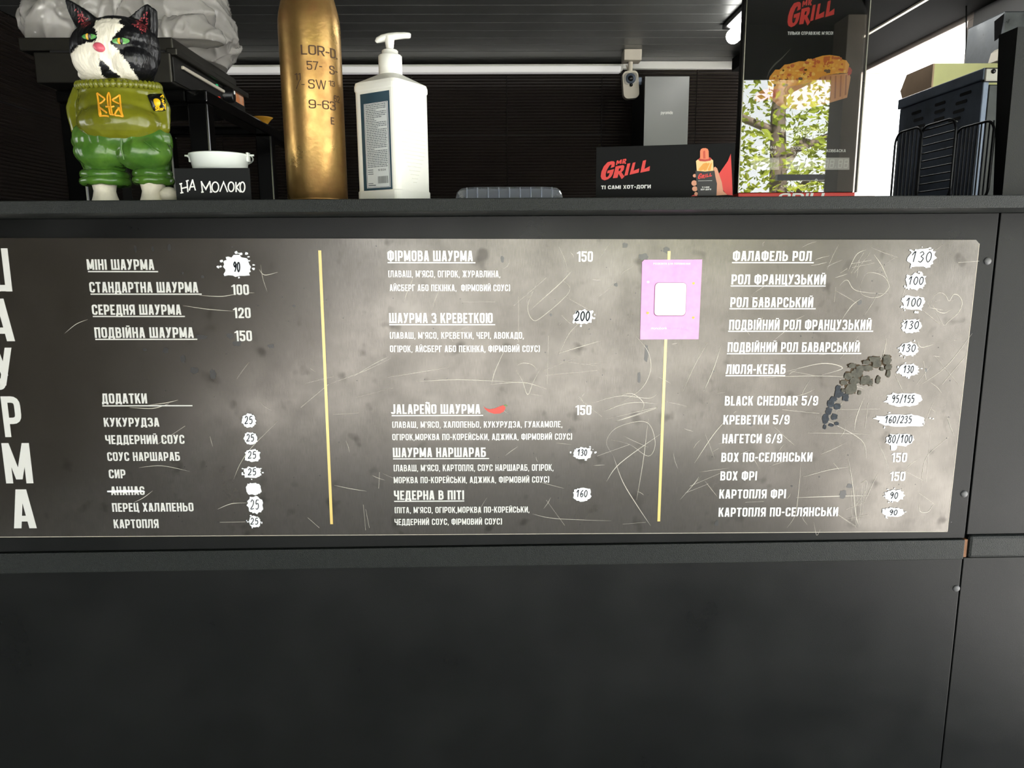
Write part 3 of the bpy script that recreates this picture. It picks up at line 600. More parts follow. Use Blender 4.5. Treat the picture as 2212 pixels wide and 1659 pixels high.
# lower-case letters for small print
def lower(fl, s, u, v, xh, t, width):
    G = {'m': (.95, [[(.08, 0), (.08, 1), ], [(.08, .75), (.3, 1), (.48, .8), (.48, 0)], [(.48, .75), (.7, 1), (.88, .8), (.88, 0)]]), 'o': (.7, [[(.35, 1), (.05, .7), (.05, .3), (.35, 0), (.65, .3), (.65, .7), (.35, 1)]]),
         'n': (.65, [[(.08, 0), (.08, 1)], [(.08, .7), (.32, 1), (.55, .75), (.55, 0)]]), 'b': (.68, [[(.08, 1.5), (.08, 0)], [(.08, .7), (.35, 1), (.62, .7), (.62, .3), (.35, 0), (.08, .3)]]), 'a': (.66, [[(.58, 1), (.58, 0)], [(.58, .7), (.32, 1), (.05, .7), (.05, .3), (.32, 0), (.58, .3)]]),
         'k': (.6, [[(.08, 1.5), (.08, 0)], [(.55, 1), (.1, .45)], [(.25, .6), (.58, 0)]]), 'p': (.68, [[(.08, 1), (.08, -.5)], [(.08, .7), (.35, 1), (.62, .7), (.62, .3), (.35, 0), (.08, .3)]]), 'y': (.6, [[(.05, 1), (.3, 0)], [(.55, 1), (.2, -.5)]]),
         'r': (.42, [[(.08, 0), (.08, 1)], [(.08, .7), (.38, 1)]]), 'i': (.2, [[(.08, 0), (.08, 1)], [(.08, 1.3), (.08, 1.45)]]), 'd': (.68, [[(.6, 1.5), (.6, 0)], [(.6, .7), (.33, 1), (.05, .7), (.05, .3), (.33, 0), (.6, .3)]]), 'U': (.75, [[(.08, 1.45), (.08, .3), (.35, 0), (.65, .3), (.65, 1.45)]]),
         'v': (.6, [[(.05, 1), (.3, 0), (.55, 1)]]), 'e': (.66, [[(.08, .52), (.6, .52), (.55, .85), (.33, 1), (.05, .7), (.05, .3), (.33, 0), (.58, .15)]]), 's': (.55, [[(.48, .9), (.2, 1), (.08, .75), (.45, .3), (.3, 0), (.05, .12)]]), 'l': (.2, [[(.08, 0), (.08, 1.5)]]), 'B': (.7, [[(.08, 0), (.08, 1.45), (.5, 1.3), (.5, .85), (.08, .78)], [(.08, .78), (.62, .6), (.62, .15), (.08, 0)]]),
         't': (.45, [[(.2, 1.4), (.2, .1), (.42, .0)], [(.0, 1), (.42, 1)]]), 'S': (.7, [[(.6, 1.3), (.3, 1.45), (.08, 1.15), (.55, .5), (.35, 0), (.05, .15)]]), '|': (.3, [[(.1, -.4), (.1, 1.7)]]), ' ': (.35, [])}
    tot = sum(G[c][0]+.14 for c in s)-.14; kx = width/(tot*xh); x = 0
    for c in s:
        w, st = G[c]
        for p in st: fl.ribbon(smooth_path([(u+(x+a)*xh*kx, v+b*xh) for a, b in p], 4), t*xh)
        x += w+.14
    return fl
u, v = SPL.px(1406, 711.3); u1 = SPL.px(1440.5, 711)[0]
lower(Flat(SPL, .0005), 'monobank', u, v, .0027, .26, u1-u).build('sticker_text', MATS['print_white'], stk)
u, v = SPL.px(1444, 711.3); u1 = SPL.px(1485.5, 711)[0]
lower(Flat(SPL, .0005), '| Universal Bank', u, v, .0024, .12, u1-u).build('sticker_text', mat('print_pale_pink', srgb(244, 190, 232), .5), stk)
for x, y, c in ((1400, 609, 'print_white'), (1498, 612, 'print_yellow'), (1399, 676, 'print_yellow'), (1497.5, 686, 'print_yellow')):
    u, v = SPL.px(x, y); blob(Flat(SPL, .0005), u, v, .0024, .0022, 12, .2, int(x), .1).build('sticker_dot', MATS[c], stk)

# ------------------------------------------------------------------ inside of the kiosk
mat('ceiling_metal', srgb(96, 97, 95), .38, metal=.3, spec=.5, var=.15, vscale=5)
mat('groove', srgb(20, 20, 20), .7)
mat('tile_black', srgb(38, 33, 30), .16, spec=.7, var=.15, vscale=6)
XW = 1.62; XI = -1.72
ce = thing('ceiling', None, None, (0, 1, ZC)); ce['kind'] = 'structure'; ce['label'] = 'grey metal slat ceiling inside the kiosk'
MB().box(XL, XR, -.1, YB+.15, ZC+.03, ZC+.16).build('sun_block_roof', MATS['groove'], ce)  # unseen slab over the slats, put in to block the sun
n = int((YB+.05)/.1)+1
sb = None
for i in range(n):
    y1 = YB-.1*i; y0 = y1-.096
    m_ = MB().box(XI, XW, y0, y1, ZC, ZC+.014, .002)
    o = m_.build('slat', MATS['ceiling_metal'], ce)
fo = MB().box(XL, XR, .05, YB+.1, -.02, .02).build('floor', mat('floor_dark', srgb(60, 56, 52), .6)); fo['kind'] = 'structure'
def rib_tile(o, u, n, w, h, pitch, amp, parent):
    """ribbed tile: horizontal ridges on a sheet with folded edges"""
    o = Vector(o); u = Vector(u); n = Vector(n); z = Vector((0, 0, 1)); k = max(1, round(h/pitch)); vs = []; fs = []
    rows = [(0, -.006)]
    for i in range(k):
        for a, d in ((.0, 0), (.25, .7), (.5, 1), (.75, .7)): rows.append((h*(i+a)/k, d*amp))
    rows += [(h, 0), (h, -.006)]
    for hz, d in rows:
        for uu in (0, w): vs.append(o+u*uu+z*hz+n*d)
    for i in range(len(rows)-1): fs.append((2*i, 2*i+1, 2*i+3, 2*i+2))
    m_ = MB(); m_.add(vs, fs, False)
    return m_.build('wall_tile', MATS['tile_black'], parent)
wb = thing('wall_back', None, None, (0, YB, 0)); wb['kind'] = 'structure'; wb['label'] = 'back wall of ribbed black tiles inside the kiosk'
MB().box(XI-.05, XW+.1, YB+.001, YB+.1, 0, ZC+.05).build('wall_core', MATS['groove'], wb)
xj = [at(p, 220, YB).x for p in (1095, 1300.6, 1503)]; tw = (xj[2]-xj[0])/2
zj = at(1100, 291, YB).z
for i in range(-6, 5):
    x0 = xj[0]+i*tw
    if x0 < XI-.3 or x0 > XW-.05: continue
    a = max(x0+.0015, XI); b = min(x0+tw-.0015, XW)
    if b-a < .02: continue
    rib_tile((a, YB-.004, zj+.0015), (1, 0, 0), (0, -1, 0), b-a, ZC-zj-.002, .0134, .0035, wb)
    rib_tile((a, YB-.004, zj-tw+.0015), (1, 0, 0), (0, -1, 0), b-a, tw-.003, .0134, .0035, wb)
wl = thing('wall_left', None, None, (XI, 1, 0)); wl['kind'] = 'structure'; wl['label'] = 'dark ribbed left side wall inside the kiosk'
MB().box(XI-.06, XI-.005, .02, YB, 0, ZC+.05).build('wall_core', MATS['groove'], wl)
for i in range(5):
    for z0, h_ in ((zj+.0015, ZC-zj-.002), (zj-tw, tw-.003)):
        y0 = YB-.006-(i+1)*tw
        if y0 > .02: rib_tile((XI, y0, z0), (0, 1, 0), (1, 0, 0), tw-.003, h_, .0134, .0035, wl)
# right wall with its window
zh = onX(1880, 122, XW).z; y_far = YB-.06; y_near = onX(2104, 30, XW).y
wr = thing('wall_right', None, None, (XW, 1, 0)); wr['kind'] = 'structure'; wr['label'] = 'pale grey right side wall inside the kiosk'
mat('wall_pale', srgb(150, 150, 150), .6, var=.05)
mw = MB(); mw.box(XW, XW+.1, .02, y_near, 0, ZC+.05); mw.box(XW, XW+.1, y_near, y_far, 0, 1.0); mw.box(XW, XW+.1, y_far, YB, 0, ZC+.05); mw.build('wall_core', MATS['wall_pale'], wr)
mw = MB(); mw.box(XW-.002, XW+.1, y_near, y_far, zh, ZC+.05); mw.build('lintel', mat('lintel_green', srgb(104, 104, 88), .35, metal=.5), wr)
ZK = ZC-.055; XB = (lambda d: EYE.x+d.x*((ZK-EYE.z)/d.z))(ray(1880, 68))
MB().box(XB-.32, XW-.004, .3, YB-.07, ZK, ZC-.001, .003).build('lintel_box', mat('black_paint', srgb(20, 20, 19), .9, spec=.05), wr)
MB().box(XB-.006, XB+.006, .3, YB-.07, ZK-.006, ZK).build('lintel_strip', MATS['cream_plastic'], wr)
MB().box(XB-.196, XB-.19, .3, YB-.07, ZK-.006, ZK).build('lintel_strip', MATS['cream_plastic'], wr)
wn = thing('window_1', None, None, (XW+.05, 1.6, 1.0)); wn['kind'] = 'structure'; wn['label'] = 'bright open side window with white frame'
WF = mat('frame_white', srgb(226, 214, 206), .5)
MB().box(XW+.004, XW+.11, y_near, y_far, zh-.05, zh, .003).build('window_frame', WF, wn)
MB().box(XW+.004, XW+.11, y_near, y_near+.04, 1.0, zh-.05, .003).build('window_frame', WF, wn)
MB().box(XW+.004, XW+.11, y_far-.04, y_far, 1.0, zh-.05, .003).build('window_frame', WF, wn)
MB().box(XW+.004, XW+.13, y_near, y_far, .99, 1.03, .003).build('window_sill', WF, wn)
MB().tube([onX(1862, 149, XW+.35), onX(1972, 207, XW+.30)], .010, 8).build('awning_arm', WF, wn)
tag(MB().tube([onX(2087, -6, 1.55), onX(2087.5, 60, 1.55), onX(2086, 140, 1.55)], .0022, 6).build('hanging_cable', MATS['dark_plastic']), 'thin dark cable hanging straight down in front of the bright window', 'cable')

# strip light and thin trim where ceiling and back wall meet
p0 = at(478, 147, YB-.05); p1 = at(1345, 147, YB-.05)
ll = thing('strip_light', 'long white strip light along the top of the ribbed back wall', 'light', ((p0.x+p1.x)/2, YB-.05, p0.z))
z0 = at(900, 156.5, YB-.06).z; z1 = min(ZC-.001, at(900, 138, YB-.06).z)
MB().box(p0.x, p1.x, YB-.055, YB-.005, z0+.006, z1, .004).build('housing', MATS['white_plastic'], ll)
MB().box(p0.x+.01, p1.x-.01, YB-.060, YB-.02, z0, z0+.026, .004).build('diffuser', mat('led_soft', (.9, .9, .88), .5, emis=(1, .97, .93), estr=.25), ll)
p2 = at(1780, 145, YB-.03)
t3 = MB().box(p1.x+.004, min(p2.x, XW-.01), YB-.03, YB-.004, at(1500, 147.5, YB-.03).z, ZC-.001, .002).build('trim_3', MATS['white_plastic']); t3['kind'] = 'structure'; t3['label'] = 'thin white cornice strip right of the camera'
# fluorescent batten
YL = 1.72; pc = at(1583, 88, YL); zl = ZC
fx = thing('ceiling_lamp', 'glowing fluorescent tube lamp on the ceiling behind the display', 'lamp', (pc.x, YL, zl-.06))
MB().box(pc.x-.04, pc.x+.04, YL-1.2, YL+.01, zl-.018, zl-.0005, .003).build('lamp_base', MATS['dark_plastic'], fx)
pts = [(pc.x, YL-1.19, zl-.045), (pc.x, YL-.6, zl-.045), (pc.x, YL, zl-.045)]
MB().tube(pts, .027, 20).build('tube', mat('tube_glow', (1, 1, 1), .4, emis=(1, .99, .94), estr=13.0), fx)
# security camera
YCM = 2.10
cm = thing('security_camera', 'small cream security camera hanging from the ceiling', 'camera', at(1362, 208, YCM))
s_ = msc(YCM); a = at(1364, 134, YCM)
MB().box(a.x-18*s_, a.x+18*s_, YCM-.035, YCM+.035, a.z, ZC-.0005, .003).build('mount_plate', MATS['cream_plastic'], cm)
MB().tube([at(1362, 134, YCM), at(1361, 150, YCM), at(1361, 165, YCM-.005)], .0105, 12).build('stem', MATS['cream_plastic'], cm)
MB().tube([at(1353, 140, YCM+.01), at(1356, 150, YCM+.01), at(1360, 160, YCM)], .003, 6).build('cord', MATS['cream_plastic'], cm)
CPM = Plane(at(1363, 182, YCM-.045), (1, 0, .08), (-.08, 0, 1), (0, -1, 0))
def rslab(pl, u0, v0, u1, v1, r, d, dback, m, name, parent):
    poly = [pl.p(x, y, d) for x, y in rrect(u0, v0, u1, v1, r)]
    return MB().prism(poly, pl.n*(-dback)).build(name, MATS[m], parent)
cb = rslab(CPM, -16*s_, -27*s_, 16*s_, 26*s_, .02, 0, .035, 'cream_plastic', 'body', cm)
rslab(CPM, -14*s_, 0, 14*s_, 22*s_, .015, .0015, .0014, 'steel', 'front_plate', cb)
for r_, zz, c in ((.022, 11, 'dark_steel'), (.012, 11, 'dark_plastic'), (.007, -1.5, 'dark_plastic')):
    MB().lathe([(r_, 0), (r_*.9, .003), (0, .0035)], CPM.p(0, zz*s_, .001+(.003 if r_ < .02 else 0)), 18, axis=Matrix.Rotation(PI/2, 3, 'X')).build('lens' if zz > 0 else 'sensor', MATS[c], cb)
MB().box(*(lambda p: (p.x-.012, p.x+.006, YCM-.02, YCM+.02, p.z-.016, p.z+.016))(at(1382, 177, YCM)), .003).build('bracket', MATS['dark_steel'], cm)
# extractor hood
YH = 2.0
hd = thing('extractor_hood', 'grey fronted extractor hood with black sides on the back wall', 'hood', at(1441, 330, YH))
a = at(1394, 165, YH); b = at(1489, 166, YH); zb = at(1440, 345, YH).z
MB().box(a.x, b.x, YH+.004, YB-.001, zb, a.z-.002, .002).build('body', mat('hood_black', srgb(10, 10, 10), .6), hd)
MB().box(a.x-.001, b.x+.001, YH, YH+.004, zb, a.z, .001).build('front_glass', mat('hood_grey', srgb(132, 134, 132), .3), hd)
HP = Plane((a.x, YH, zb), (1, 0, 0), (0, 0, 1), (0, -1, 0)); u, v = HP.px(1427.5, 246.5); u1 = HP.px(1453, 246)[0]
lower(Flat(HP, .0008), 'pyramida', u, v, .0085, .24, u1-u).build('lettering', MATS['print_white'], hd)

# ---- worktops that carry the appliances
zg0 = at(368, 178, .55).z; zg1 = at(368, 112, .55).z
XG = onX(368, 140, at(368, 140, .55).x).x
XGL = at(74, 140, .55).x; YG1 = onX(527, 215, XG).y
st = thing('appliance_stand', 'glossy black frame stand under the griddle on the left', 'stand', (-.95, .85, .02))
XST = XG+.05; YS1 = onX(597, 312, XST).y
zs1 = zg0-.001; zs0 = zs1-.028
for nm, bx in (('rail', (XST-.05, XST, .62, YS1+.25, zs0, zs1)), ('rail', (XGL, XGL+.05, .62, YS1, zs0, zs1)), ('rail', (XGL+.05, XST-.05, .62, .67, zs0, zs1)), ('rail', (XGL+.05, XST-.05, YS1-.05, YS1, zs0, zs1)),
              ('leg', (XST-.05, XST-.002, .625, .67, .02, zs0)), ('leg', (XGL+.002, XGL+.05, .625, .67, .02, zs0)), ('leg', (XST-.05, XST-.002, YS1-.048, YS1-.003, .02, zs0)), ('leg', (XGL+.002, XGL+.05, YS1-.048, YS1-.003, .02, zs0)),
              ('shelf_plate', (XGL+.05, XST-.05, .67, YS1-.05, zs0-.6, zs0-.58))):
    MB().box(*bx, .004).build(nm, mat('gloss_black', srgb(9, 9, 9), .12, spec=.6), st)
gr = thing('griddle', 'dark steel griddle with side control panel under the plastic bag', 'griddle', ((XG+XGL)/2, .8, zg0))
GB = mat('griddle_steel', srgb(70, 68, 62), .36, metal=.85, var=.15, vscale=12)
MB().box(XGL, XG, .55, YG1, zg0, zg1, .003).build('body', GB, gr)
zg2 = at(358, 80, .6).z
MB().box(XGL-.06, XG-.012, .60, YG1-.02, zg1+.016, zg2, .003).build('top_plate', GB, gr)
MB().box(XGL+.01, XG-.03, .60, YG1-.03, zg1, zg1+.016).build('plate_gap', MATS['groove'], gr)
MB().box(XG-.012, XG+.012, .56, YG1+.01, zg1-.004, zg1+.012, .003).build('drip_rail', GB, gr)
pn = MB().box(XG, XG+.003, .56, YG1-.004, zg0+.004, zg1-.008, .001).build('control_panel', mat('panel_dark', srgb(34, 33, 31), .4, metal=.4), gr)
XK = XG+.003; p = onX(487, 207, XK)
ay = Matrix.Rotation(PI/2, 3, 'Y')
kb = MB().lathe([(.026, 0), (.026, .006), (.020, .008), (.018, .022), (.012, .024), (0, .024)], (XK, p.y, p.z), 24, axis=ay).build('knob', MATS['dark_plastic'], pn)
MB().lathe([(.005, 0), (.004, .002), (0, .002)], (XK+.0245, p.y, p.z+.008), 10, axis=ay).build('knob_mark', MATS['print_white'], pn)
for px, py, c in ((467, 186, (.02, .5, .2)), (472, 213, (.7, .05, .03))):
    q_ = onX(px, py, XK); MB().lathe([(.0055, 0), (.005, .004), (0, .006)], (XK, q_.y, q_.z), 12, axis=ay).build('indicator_lamp', mat('lamp%d' % px, c, .3, emis=c, estr=.25), pn)
a = onX(509, 216, XK); b = onX(525, 205, XK)
MB().box(XK, XK+.0008, a.y, b.y, a.z-.004, a.z+.026).build('warning_sticker', mat('sticker_pale', srgb(214, 176, 150), .5, col2=srgb(220, 120, 40), vscale=40), pn)
a = onX(390, 133, XG+.012); b = onX(460, 172, XG+.012)
MB().box(XG+.003, XG+.010, .60, YG1-.17, a.z-.012, a.z-.004, .002).build('slot_trim', MATS['cream_plastic'], gr)
# yellow bowl on the rail of the stand
p = Vector((XST-.02, onX(567, 263, XST-.02).y, zs1))
tag(MB().lathe([(.014, .0005), (.030, .020), (.0315, .020), (.029, .018), (.013, .003), (0, .003)], p, 24).build('bowl', mat('bowl_yellow', srgb(206, 150, 48), .4)), 'small yellow bowl on the black stand beside the brass shell', 'bowl')

# crumpled plastic bag on the griddle
def remeshed(mb, voxel, smooth=2, fac=.5):
    me = bpy.data.meshes.new('tmp'); me.from_pydata(mb.v, [], mb.f); me.update()
    o = bpy.data.objects.new('tmp', me); COL.objects.link(o)
    bm = bmesh.new(); bm.from_mesh(me); bmesh.ops.remove_doubles(bm, verts=bm.verts[:], dist=1e-6); bmesh.ops.recalc_face_normals(bm, faces=bm.faces[:]); bm.to_mesh(me); bm.free()
    r = o.modifiers.new('r', 'REMESH'); r.mode = 'VOXEL'; r.voxel_size = voxel; r.use_smooth_shade = True
    if smooth:
        q = o.modifiers.new('s', 'SMOOTH'); q.iterations = smooth; q.factor = fac
    dg = bpy.context.evaluated_depsgraph_get(); ev = o.evaluated_get(dg); m2 = ev.to_mesh()
    out = MB(); out.v = [v.co.copy() for v in m2.vertices]; out.f = [list(p.vertices) for p in m2.polygons]; out.sm = [True]*len(out.f)
    nr = [v.normal.copy() for v in m2.vertices]
    ev.to_mesh_clear(); bpy.data.objects.remove(o); bpy.data.meshes.remove(me)
    return out, nr
def pell(mb, px, py, Y, rx, ry, rz, M=None):
    k = msc(Y); return mb.ell(at(px, py, Y), (rx*k, ry*k, rz*k), M=M)
bgm = MB()
for a in ((285, 20, .80, 150, 120, 70), (415, 45, .84, 75, 110, 72), (448, 95, .90, 44, 60, 58), (120, 50, .74, 68, 50, 40), (180, 40, .78, 80, 80, 50), (395, 85, .66, 78, 30, 34), (350, 30, .72, 90, 60, 40)): pell(bgm, *a)
bag, nr = remeshed(bgm, .0042, 3)
for i, v in enumerate(bag.v):
    rdg = lambda q: max(0, 1-3.2*abs(noise.noise(q)))**2
    w_ = Vector((noise.noise(v*4), noise.noise(v*4+Vector((7, 7, 7))), noise.noise(v*4+Vector((3, 8, 1)))))*.06
    q = v+w_
    v += nr[i]*(.012*rdg(Vector((q.x*4+q.z*3, q.y*4, q.z*15-q.x*7)))+.011*rdg(Vector((q.x*14-q.z*5+9, q.y*5, q.z*6+q.x*4)))+.006*rdg(Vector((q.x*16+q.z*18, q.y*9+4, q.z*26-q.x*14)))+.010*noise.noise(v*6))
    if v.z < zg2+.001 and v.y > .60: v.z = zg2+.001
bo = bag.build('plastic_bag', clear_mat('bag_film', (.96, .95, .92), 1.5, .2, .66, (.9, .87, .81), 1.0)); tag(bo, 'crumpled translucent white plastic bag lying on the griddle behind the cat', 'plastic bag')
bo.location.z += .001

# ---- right-hand appliances
wt = thing('worktop', 'steel worktop behind the shelf on the right carrying the grill', 'worktop', (1.3, 1.0, .02))
ZW = 1.05
MB().box(.90, XW-.01, .24, 2.2, ZW-.03, ZW, .003).build('top', MATS['steel'], wt)
for x, y in ((.93, .27), (XW-.05, .27), (.93, 2.15), (XW-.05, 2.15)): MB().box(x-.02, x+.02, y-.02, y+.02, .02, ZW-.03).build('leg', MATS['steel'], wt)
# slotted grill box
Yn = .25; a = at(2127, 147, Yn); XA = a.x; zt = a.z; Yf = onX(1945, 222, XA).y
sg = thing('slotted_grill', 'dark blue steel grill box with rows of slots beside the window', 'grill', (XA+.12, (Yn+Yf)/2, ZW+.001))
# side wall with true slots: strips around them
slots = []
for px, py, L_ in ((2086, 202, 24), (2077, 221, 24), (2071, 240, 24), (2062, 258, 26), (2031, 224, 22), (2030, 240, 22), (2029, 257, 22), (1980, 243, 20), (1984, 258, 20), (1990, 272, 16)):
    c = onX(px, py, XA); e = onX(px-L_/2, py+L_*.15, XA); slots.append((c.y, c.z, abs(e.y-c.y)))
side = MB().box(XA, XA+.012, Yn, Yf, ZW+.001, zt-.022, .002).build('side_wall', MATS['dark_steel'], sg)
for cy, cz, hl in slots:
    poly = [Vector((XA-.0008, cy+x, cz+z)) for x, z in rrect(-hl, -.0032, hl, .0032, .003)]
    MB().prism(poly, (.0010, 0, 0)).build('slot', MATS['groove'], side)
MB().box(XA-.004, XA+.012, Yn-.004, Yf+.004, zt-.022, zt, .002).build('top_rim', MATS['dark_steel'], sg)
MB().box(XA+.012, XA+.24, Yn, Yn+.012, ZW+.001, zt-.03, .002).build('front_wall', mat('sooty_steel', srgb(40, 42, 42), .35, metal=.6, var=.5, vscale=18), sg)
MB().box(XA+.012, XA+.24, Yf-.012, Yf, ZW+.001, zt-.03, .002).build('back_wall', MATS['dark_steel'], sg)
br = MB().box(XA-.002, XA+.24, Yn-.006, Yn+.006, zt-.026, zt, .003).build('front_rim', MATS['steel'], sg)
q_ = at(2146, 154, Yn-.006); MB().lathe([(.0045, 0), (.004, .002), (0, .0025)], (q_.x, Yn-.006, q_.z), 12, axis=Matrix.Rotation(PI/2, 3, 'X')).build('rivet', MATS['dark_plastic'], br)
# duct with chamfered hood behind it
YD = .64; a = at(2016, 137, YD); XD = a.x; zd = a.z; Yd1 = onX(1958, 166, XD).y; zd0 = ZW+.001
du = thing('duct_box', 'brass-green sheet metal box with brown side behind the grill', 'duct', (XD+.2, YD+.1, zd0))
zdb = onX(1948, 213, XD).z; ydf = onX(1944, 206, XD).y
poly = [(XD, YD, zdb), (XD, YD, zd), (XD, Yd1, zd), (XD, ydf, zdb+.02), (XD, ydf-.012, zdb)]
MB().prism([Vector(p) for p in poly], (.004, 0, 0)).build('side_panel', mat('copper_brown', srgb(150, 126, 102), .4, metal=.5, var=.2, vscale=10), du)
MB().box(XD+.004, XW-.02, YD, YD+.004, zd0, zd).build('front_panel', mat('brass_green', srgb(168, 168, 116), .4, metal=.4, var=.12, vscale=9), du)
MB().box(XD+.004, XW-.02, YD+.004, Yd1, zd-.004, zd).build('lid', MATS['steel'], du)
# upper steel box
YU = .72; a = at(2170, 23, YU); XU = a.x; zu1 = a.z; Yu1 = onX(2088, 80, XU).y
zu0 = zd+.001
ub = thing('control_box', 'smeared grey steel box with black sticker above the grill', 'box', (XU+.15, (YU+Yu1)/2, zu0))
MB().box(XU, XU+.29, YU, max(Yu1, YU+.1), zu0, zu1, .004).build('case', mat('smeared_steel', srgb(108, 112, 116), .42, metal=.7, var=.4, vscale=16, rvar=.2), ub)
a = onX(2148, 46, XU-.0005); b = onX(2156, 66, XU-.0005)
MB().prism([Vector((XU-.0006, a.y, a.z)), Vector((XU-.0006, a.y-.035, a.z+.008)), Vector((XU-.0006, a.y-.03, a.z-.045)), Vector((XU-.0006, a.y-.008, a.z-.05))], (.0005, 0, 0)).build('black_sticker', mat('matt_black', srgb(14, 14, 15), .9, spec=.1), ub)
# cream bracket
p = at(2168, 115, .55)
MB().prism([Vector((at(x, y, YU-.035))) for x, y in ((2153, 131), (2160, 108), (2168, 101), (2182, 101), (2184, 131))], (0, .034, 0)).build('cream_handle', MATS['cream_plastic'], ub)

# wire racks on the shelf
def rack(X, y0, y1, z1, wires, n, label, r=.0021, z0=None, inner=None):
    z0 = ZT if z0 is None else z0
    t = thing('wire_rack', label, 'rack', (X, (y0+y1)/2, z0), 'black wire racks on the shelf end')
    M_ = mat('rack_black', srgb(26, 27, 29), .35, metal=.6)
    zz = z0+r+.0003
    pts = [Vector((X, a, b)) for a, b in rrect(y0, zz, y1, z1, min(.022, (y1-y0)*.3), 6)]
    MB().tube(pts, r, 8, closed=True).build('frame', M_, t)
    for i in range(n):
        k = (i+.5)/n
        if wires == 'v': q = [(X+.0015, y0+(y1-y0)*k, zz+.001), (X+.0015, y0+(y1-y0)*k, z1-.001)]
        else: q = [(X+.0015, y0+.001, zz+(z1-zz)*k), (X+.0015, y1-.001, zz+(z1-zz)*k)]
        MB().tube(q, r*.62, 6).build('wire', M_, t)
    return t
Xr = at(2067, 258, 0.0).x
ya = 0.0; yb = onX(1988, 300, Xr).y; yc = onX(1932, 330, Xr-.004).y
rack(Xr, ya, yb, onX(2050, 258, Xr).z, 'h', 10, 'black wire rack with level bars, nearest of the three racks')
rack(Xr-.004, yb-.012, yc, onX(1988, 275, Xr).z, 'v', 7, 'black wire rack with upright bars against the bright window')
X3 = at(2150, 262, 0.0).x
y3 = onX(2064, 290, X3).y
rack(X3, 0.0, y3, onX(2140, 260, X3).z, 'v', 10, 'black wire rack with upright bars next to the grey partition board')

# partition board at the shelf end
YP = -.03; a = at(2167, 415, YP); b = at(2199, 58, YP)
pb = MB(); x0 = at(2166, 416, YP).x
pb.hull8([Vector(p) for p in ((x0, YP, ZT), (x0+.14, YP, ZT), (x0+.14, YP+.022, ZT), (x0, YP+.022, ZT), (b.x, YP, b.z), (x0+.14, YP, b.z), (x0+.14, YP+.045, b.z), (b.x, YP+.045, b.z))])
tag(pb.build('partition_board', MATS['laminate']), 'tall dark grey laminate partition board standing at the right end of the shelf', 'board')

# ------------------------------------------------------------------ things on the shelf
# brass shell casing
YC = -.055; R_ = 64.5*(YC-EYE.y)/F*1.0
ca = at(687, 427, YC); cx = ca.x
R_ = (at(751, 425, YC).x-at(622, 425, YC).x)/2*.985
brass = mat('brass', srgb(190, 156, 92), .36, metal=.85, var=.12, vscale=18, bump=.12, bscale=160, rvar=.14, col2=srgb(140, 102, 60))
sc_ = thing('shell_casing', 'tall brass shell casing with stamped numbers standing on the shelf', 'shell casing', (cx, YC, ZT))
zsh = at(668, 46, YC).z; zsn = at(668, 0, YC).z
prof = [(R_*1.02, .0005), (R_*1.02, .003), (R_*.97, .0035), (R_*.97, .0055), (R_, .007), (R_, zsh-ZT-.012), (R_*.985, zsh-ZT), (R_*.95, zsh-ZT+.010), (R_*.80, zsn-ZT+.008), (R_*.70, zsn-ZT+.03), (R_*.68, zsn-ZT+.045), (R_*.68, zsn-ZT+.085), (R_*.64, zsn-ZT+.085), (R_*.64, zsn-ZT+.03)]
MB().lathe(prof, (cx, YC, ZT), 64).build('case_body', brass, sc_)
class Cyl(Plane):
    def __init__(s, c, R): s.c = Vector(c); s.R = R; s.u = Vector((1, 0, 0)); s.v = Vector((0, 0, 1)); s.n = Vector((0, -1, 0)); d = EYE-s.c; s.a0 = math.atan2(d.x, -d.y)
    def p(s, a, b, off=0):
        t = a/s.R+s.a0; r = s.R+off; return Vector((s.c.x+r*math.sin(t), s.c.y-r*math.cos(t), b))
    def px(s, x, y):
        q = at(x, y, s.c.y-s.R*.6); k = max(-.99, min(.99, ((q.x-s.c.x)*math.cos(s.a0)+.6*s.R*0)/s.R)); k = max(-.99, min(.99, (at(x, y, s.c.y).x-s.c.x)/s.R)); return (s.R*math.asin(k)*1.0, q.z)
CY = Cyl((cx, YC, 0), R_)
mat('stamp_dark', srgb(74, 52, 30), .6, metal=.3)
for s_, xl, xr, yt, yb, t in (('LOR-D.', 652, 727, 104, 125, .13), ('57-', 664, 695, 138, 157, .13), ('S-', 710, 727, 142, 161, .13), ('11', 640, 652, 164, 179, .16), ('SVV', 667, 703, 177, 197, .12), ('13', 708, 721, 175, 187, .14), ('62', 719, 731, 205, 220, .14), ('9-63', 668, 723, 220, 239, .12), ('E', 713, 720, 254, 270, .16), ('/-', 642, 660, 178, 197, .10)):
    if s_ == 'SVV':
        u0, v0 = CY.px(xl, yb); u1 = CY.px(xr, yb)[0]; cap = CY.px(xl, yt)[1]-v0; fl = Flat(CY, .0003)
        text(fl, 'S', u0, v0, (u1-u0)*.36, cap, .12, 1.2, .1)
        ww = (u1-u0)*.56; x0 = u1-ww
        fl.ribbon([(x0, v0+cap), (x0+ww*.28, v0)], .13*cap); fl.ribbon([(x0+ww*.28, v0), (x0+ww*.5, v0+cap)], .09*cap); fl.ribbon([(x0+ww*.5, v0+cap), (x0+ww*.74, v0)], .13*cap); fl.ribbon([(x0+ww*.74, v0), (x0+ww, v0+cap)], .09*cap)
        fl.build('stamped_mark', MATS['stamp_dark'], sc_)
    else: line(s_, xl, xr, yt, yb, name='stamped_mark', t=t, ws=1.3, pl=CY, parent=sc_, m='stamp_dark', off=.0003)

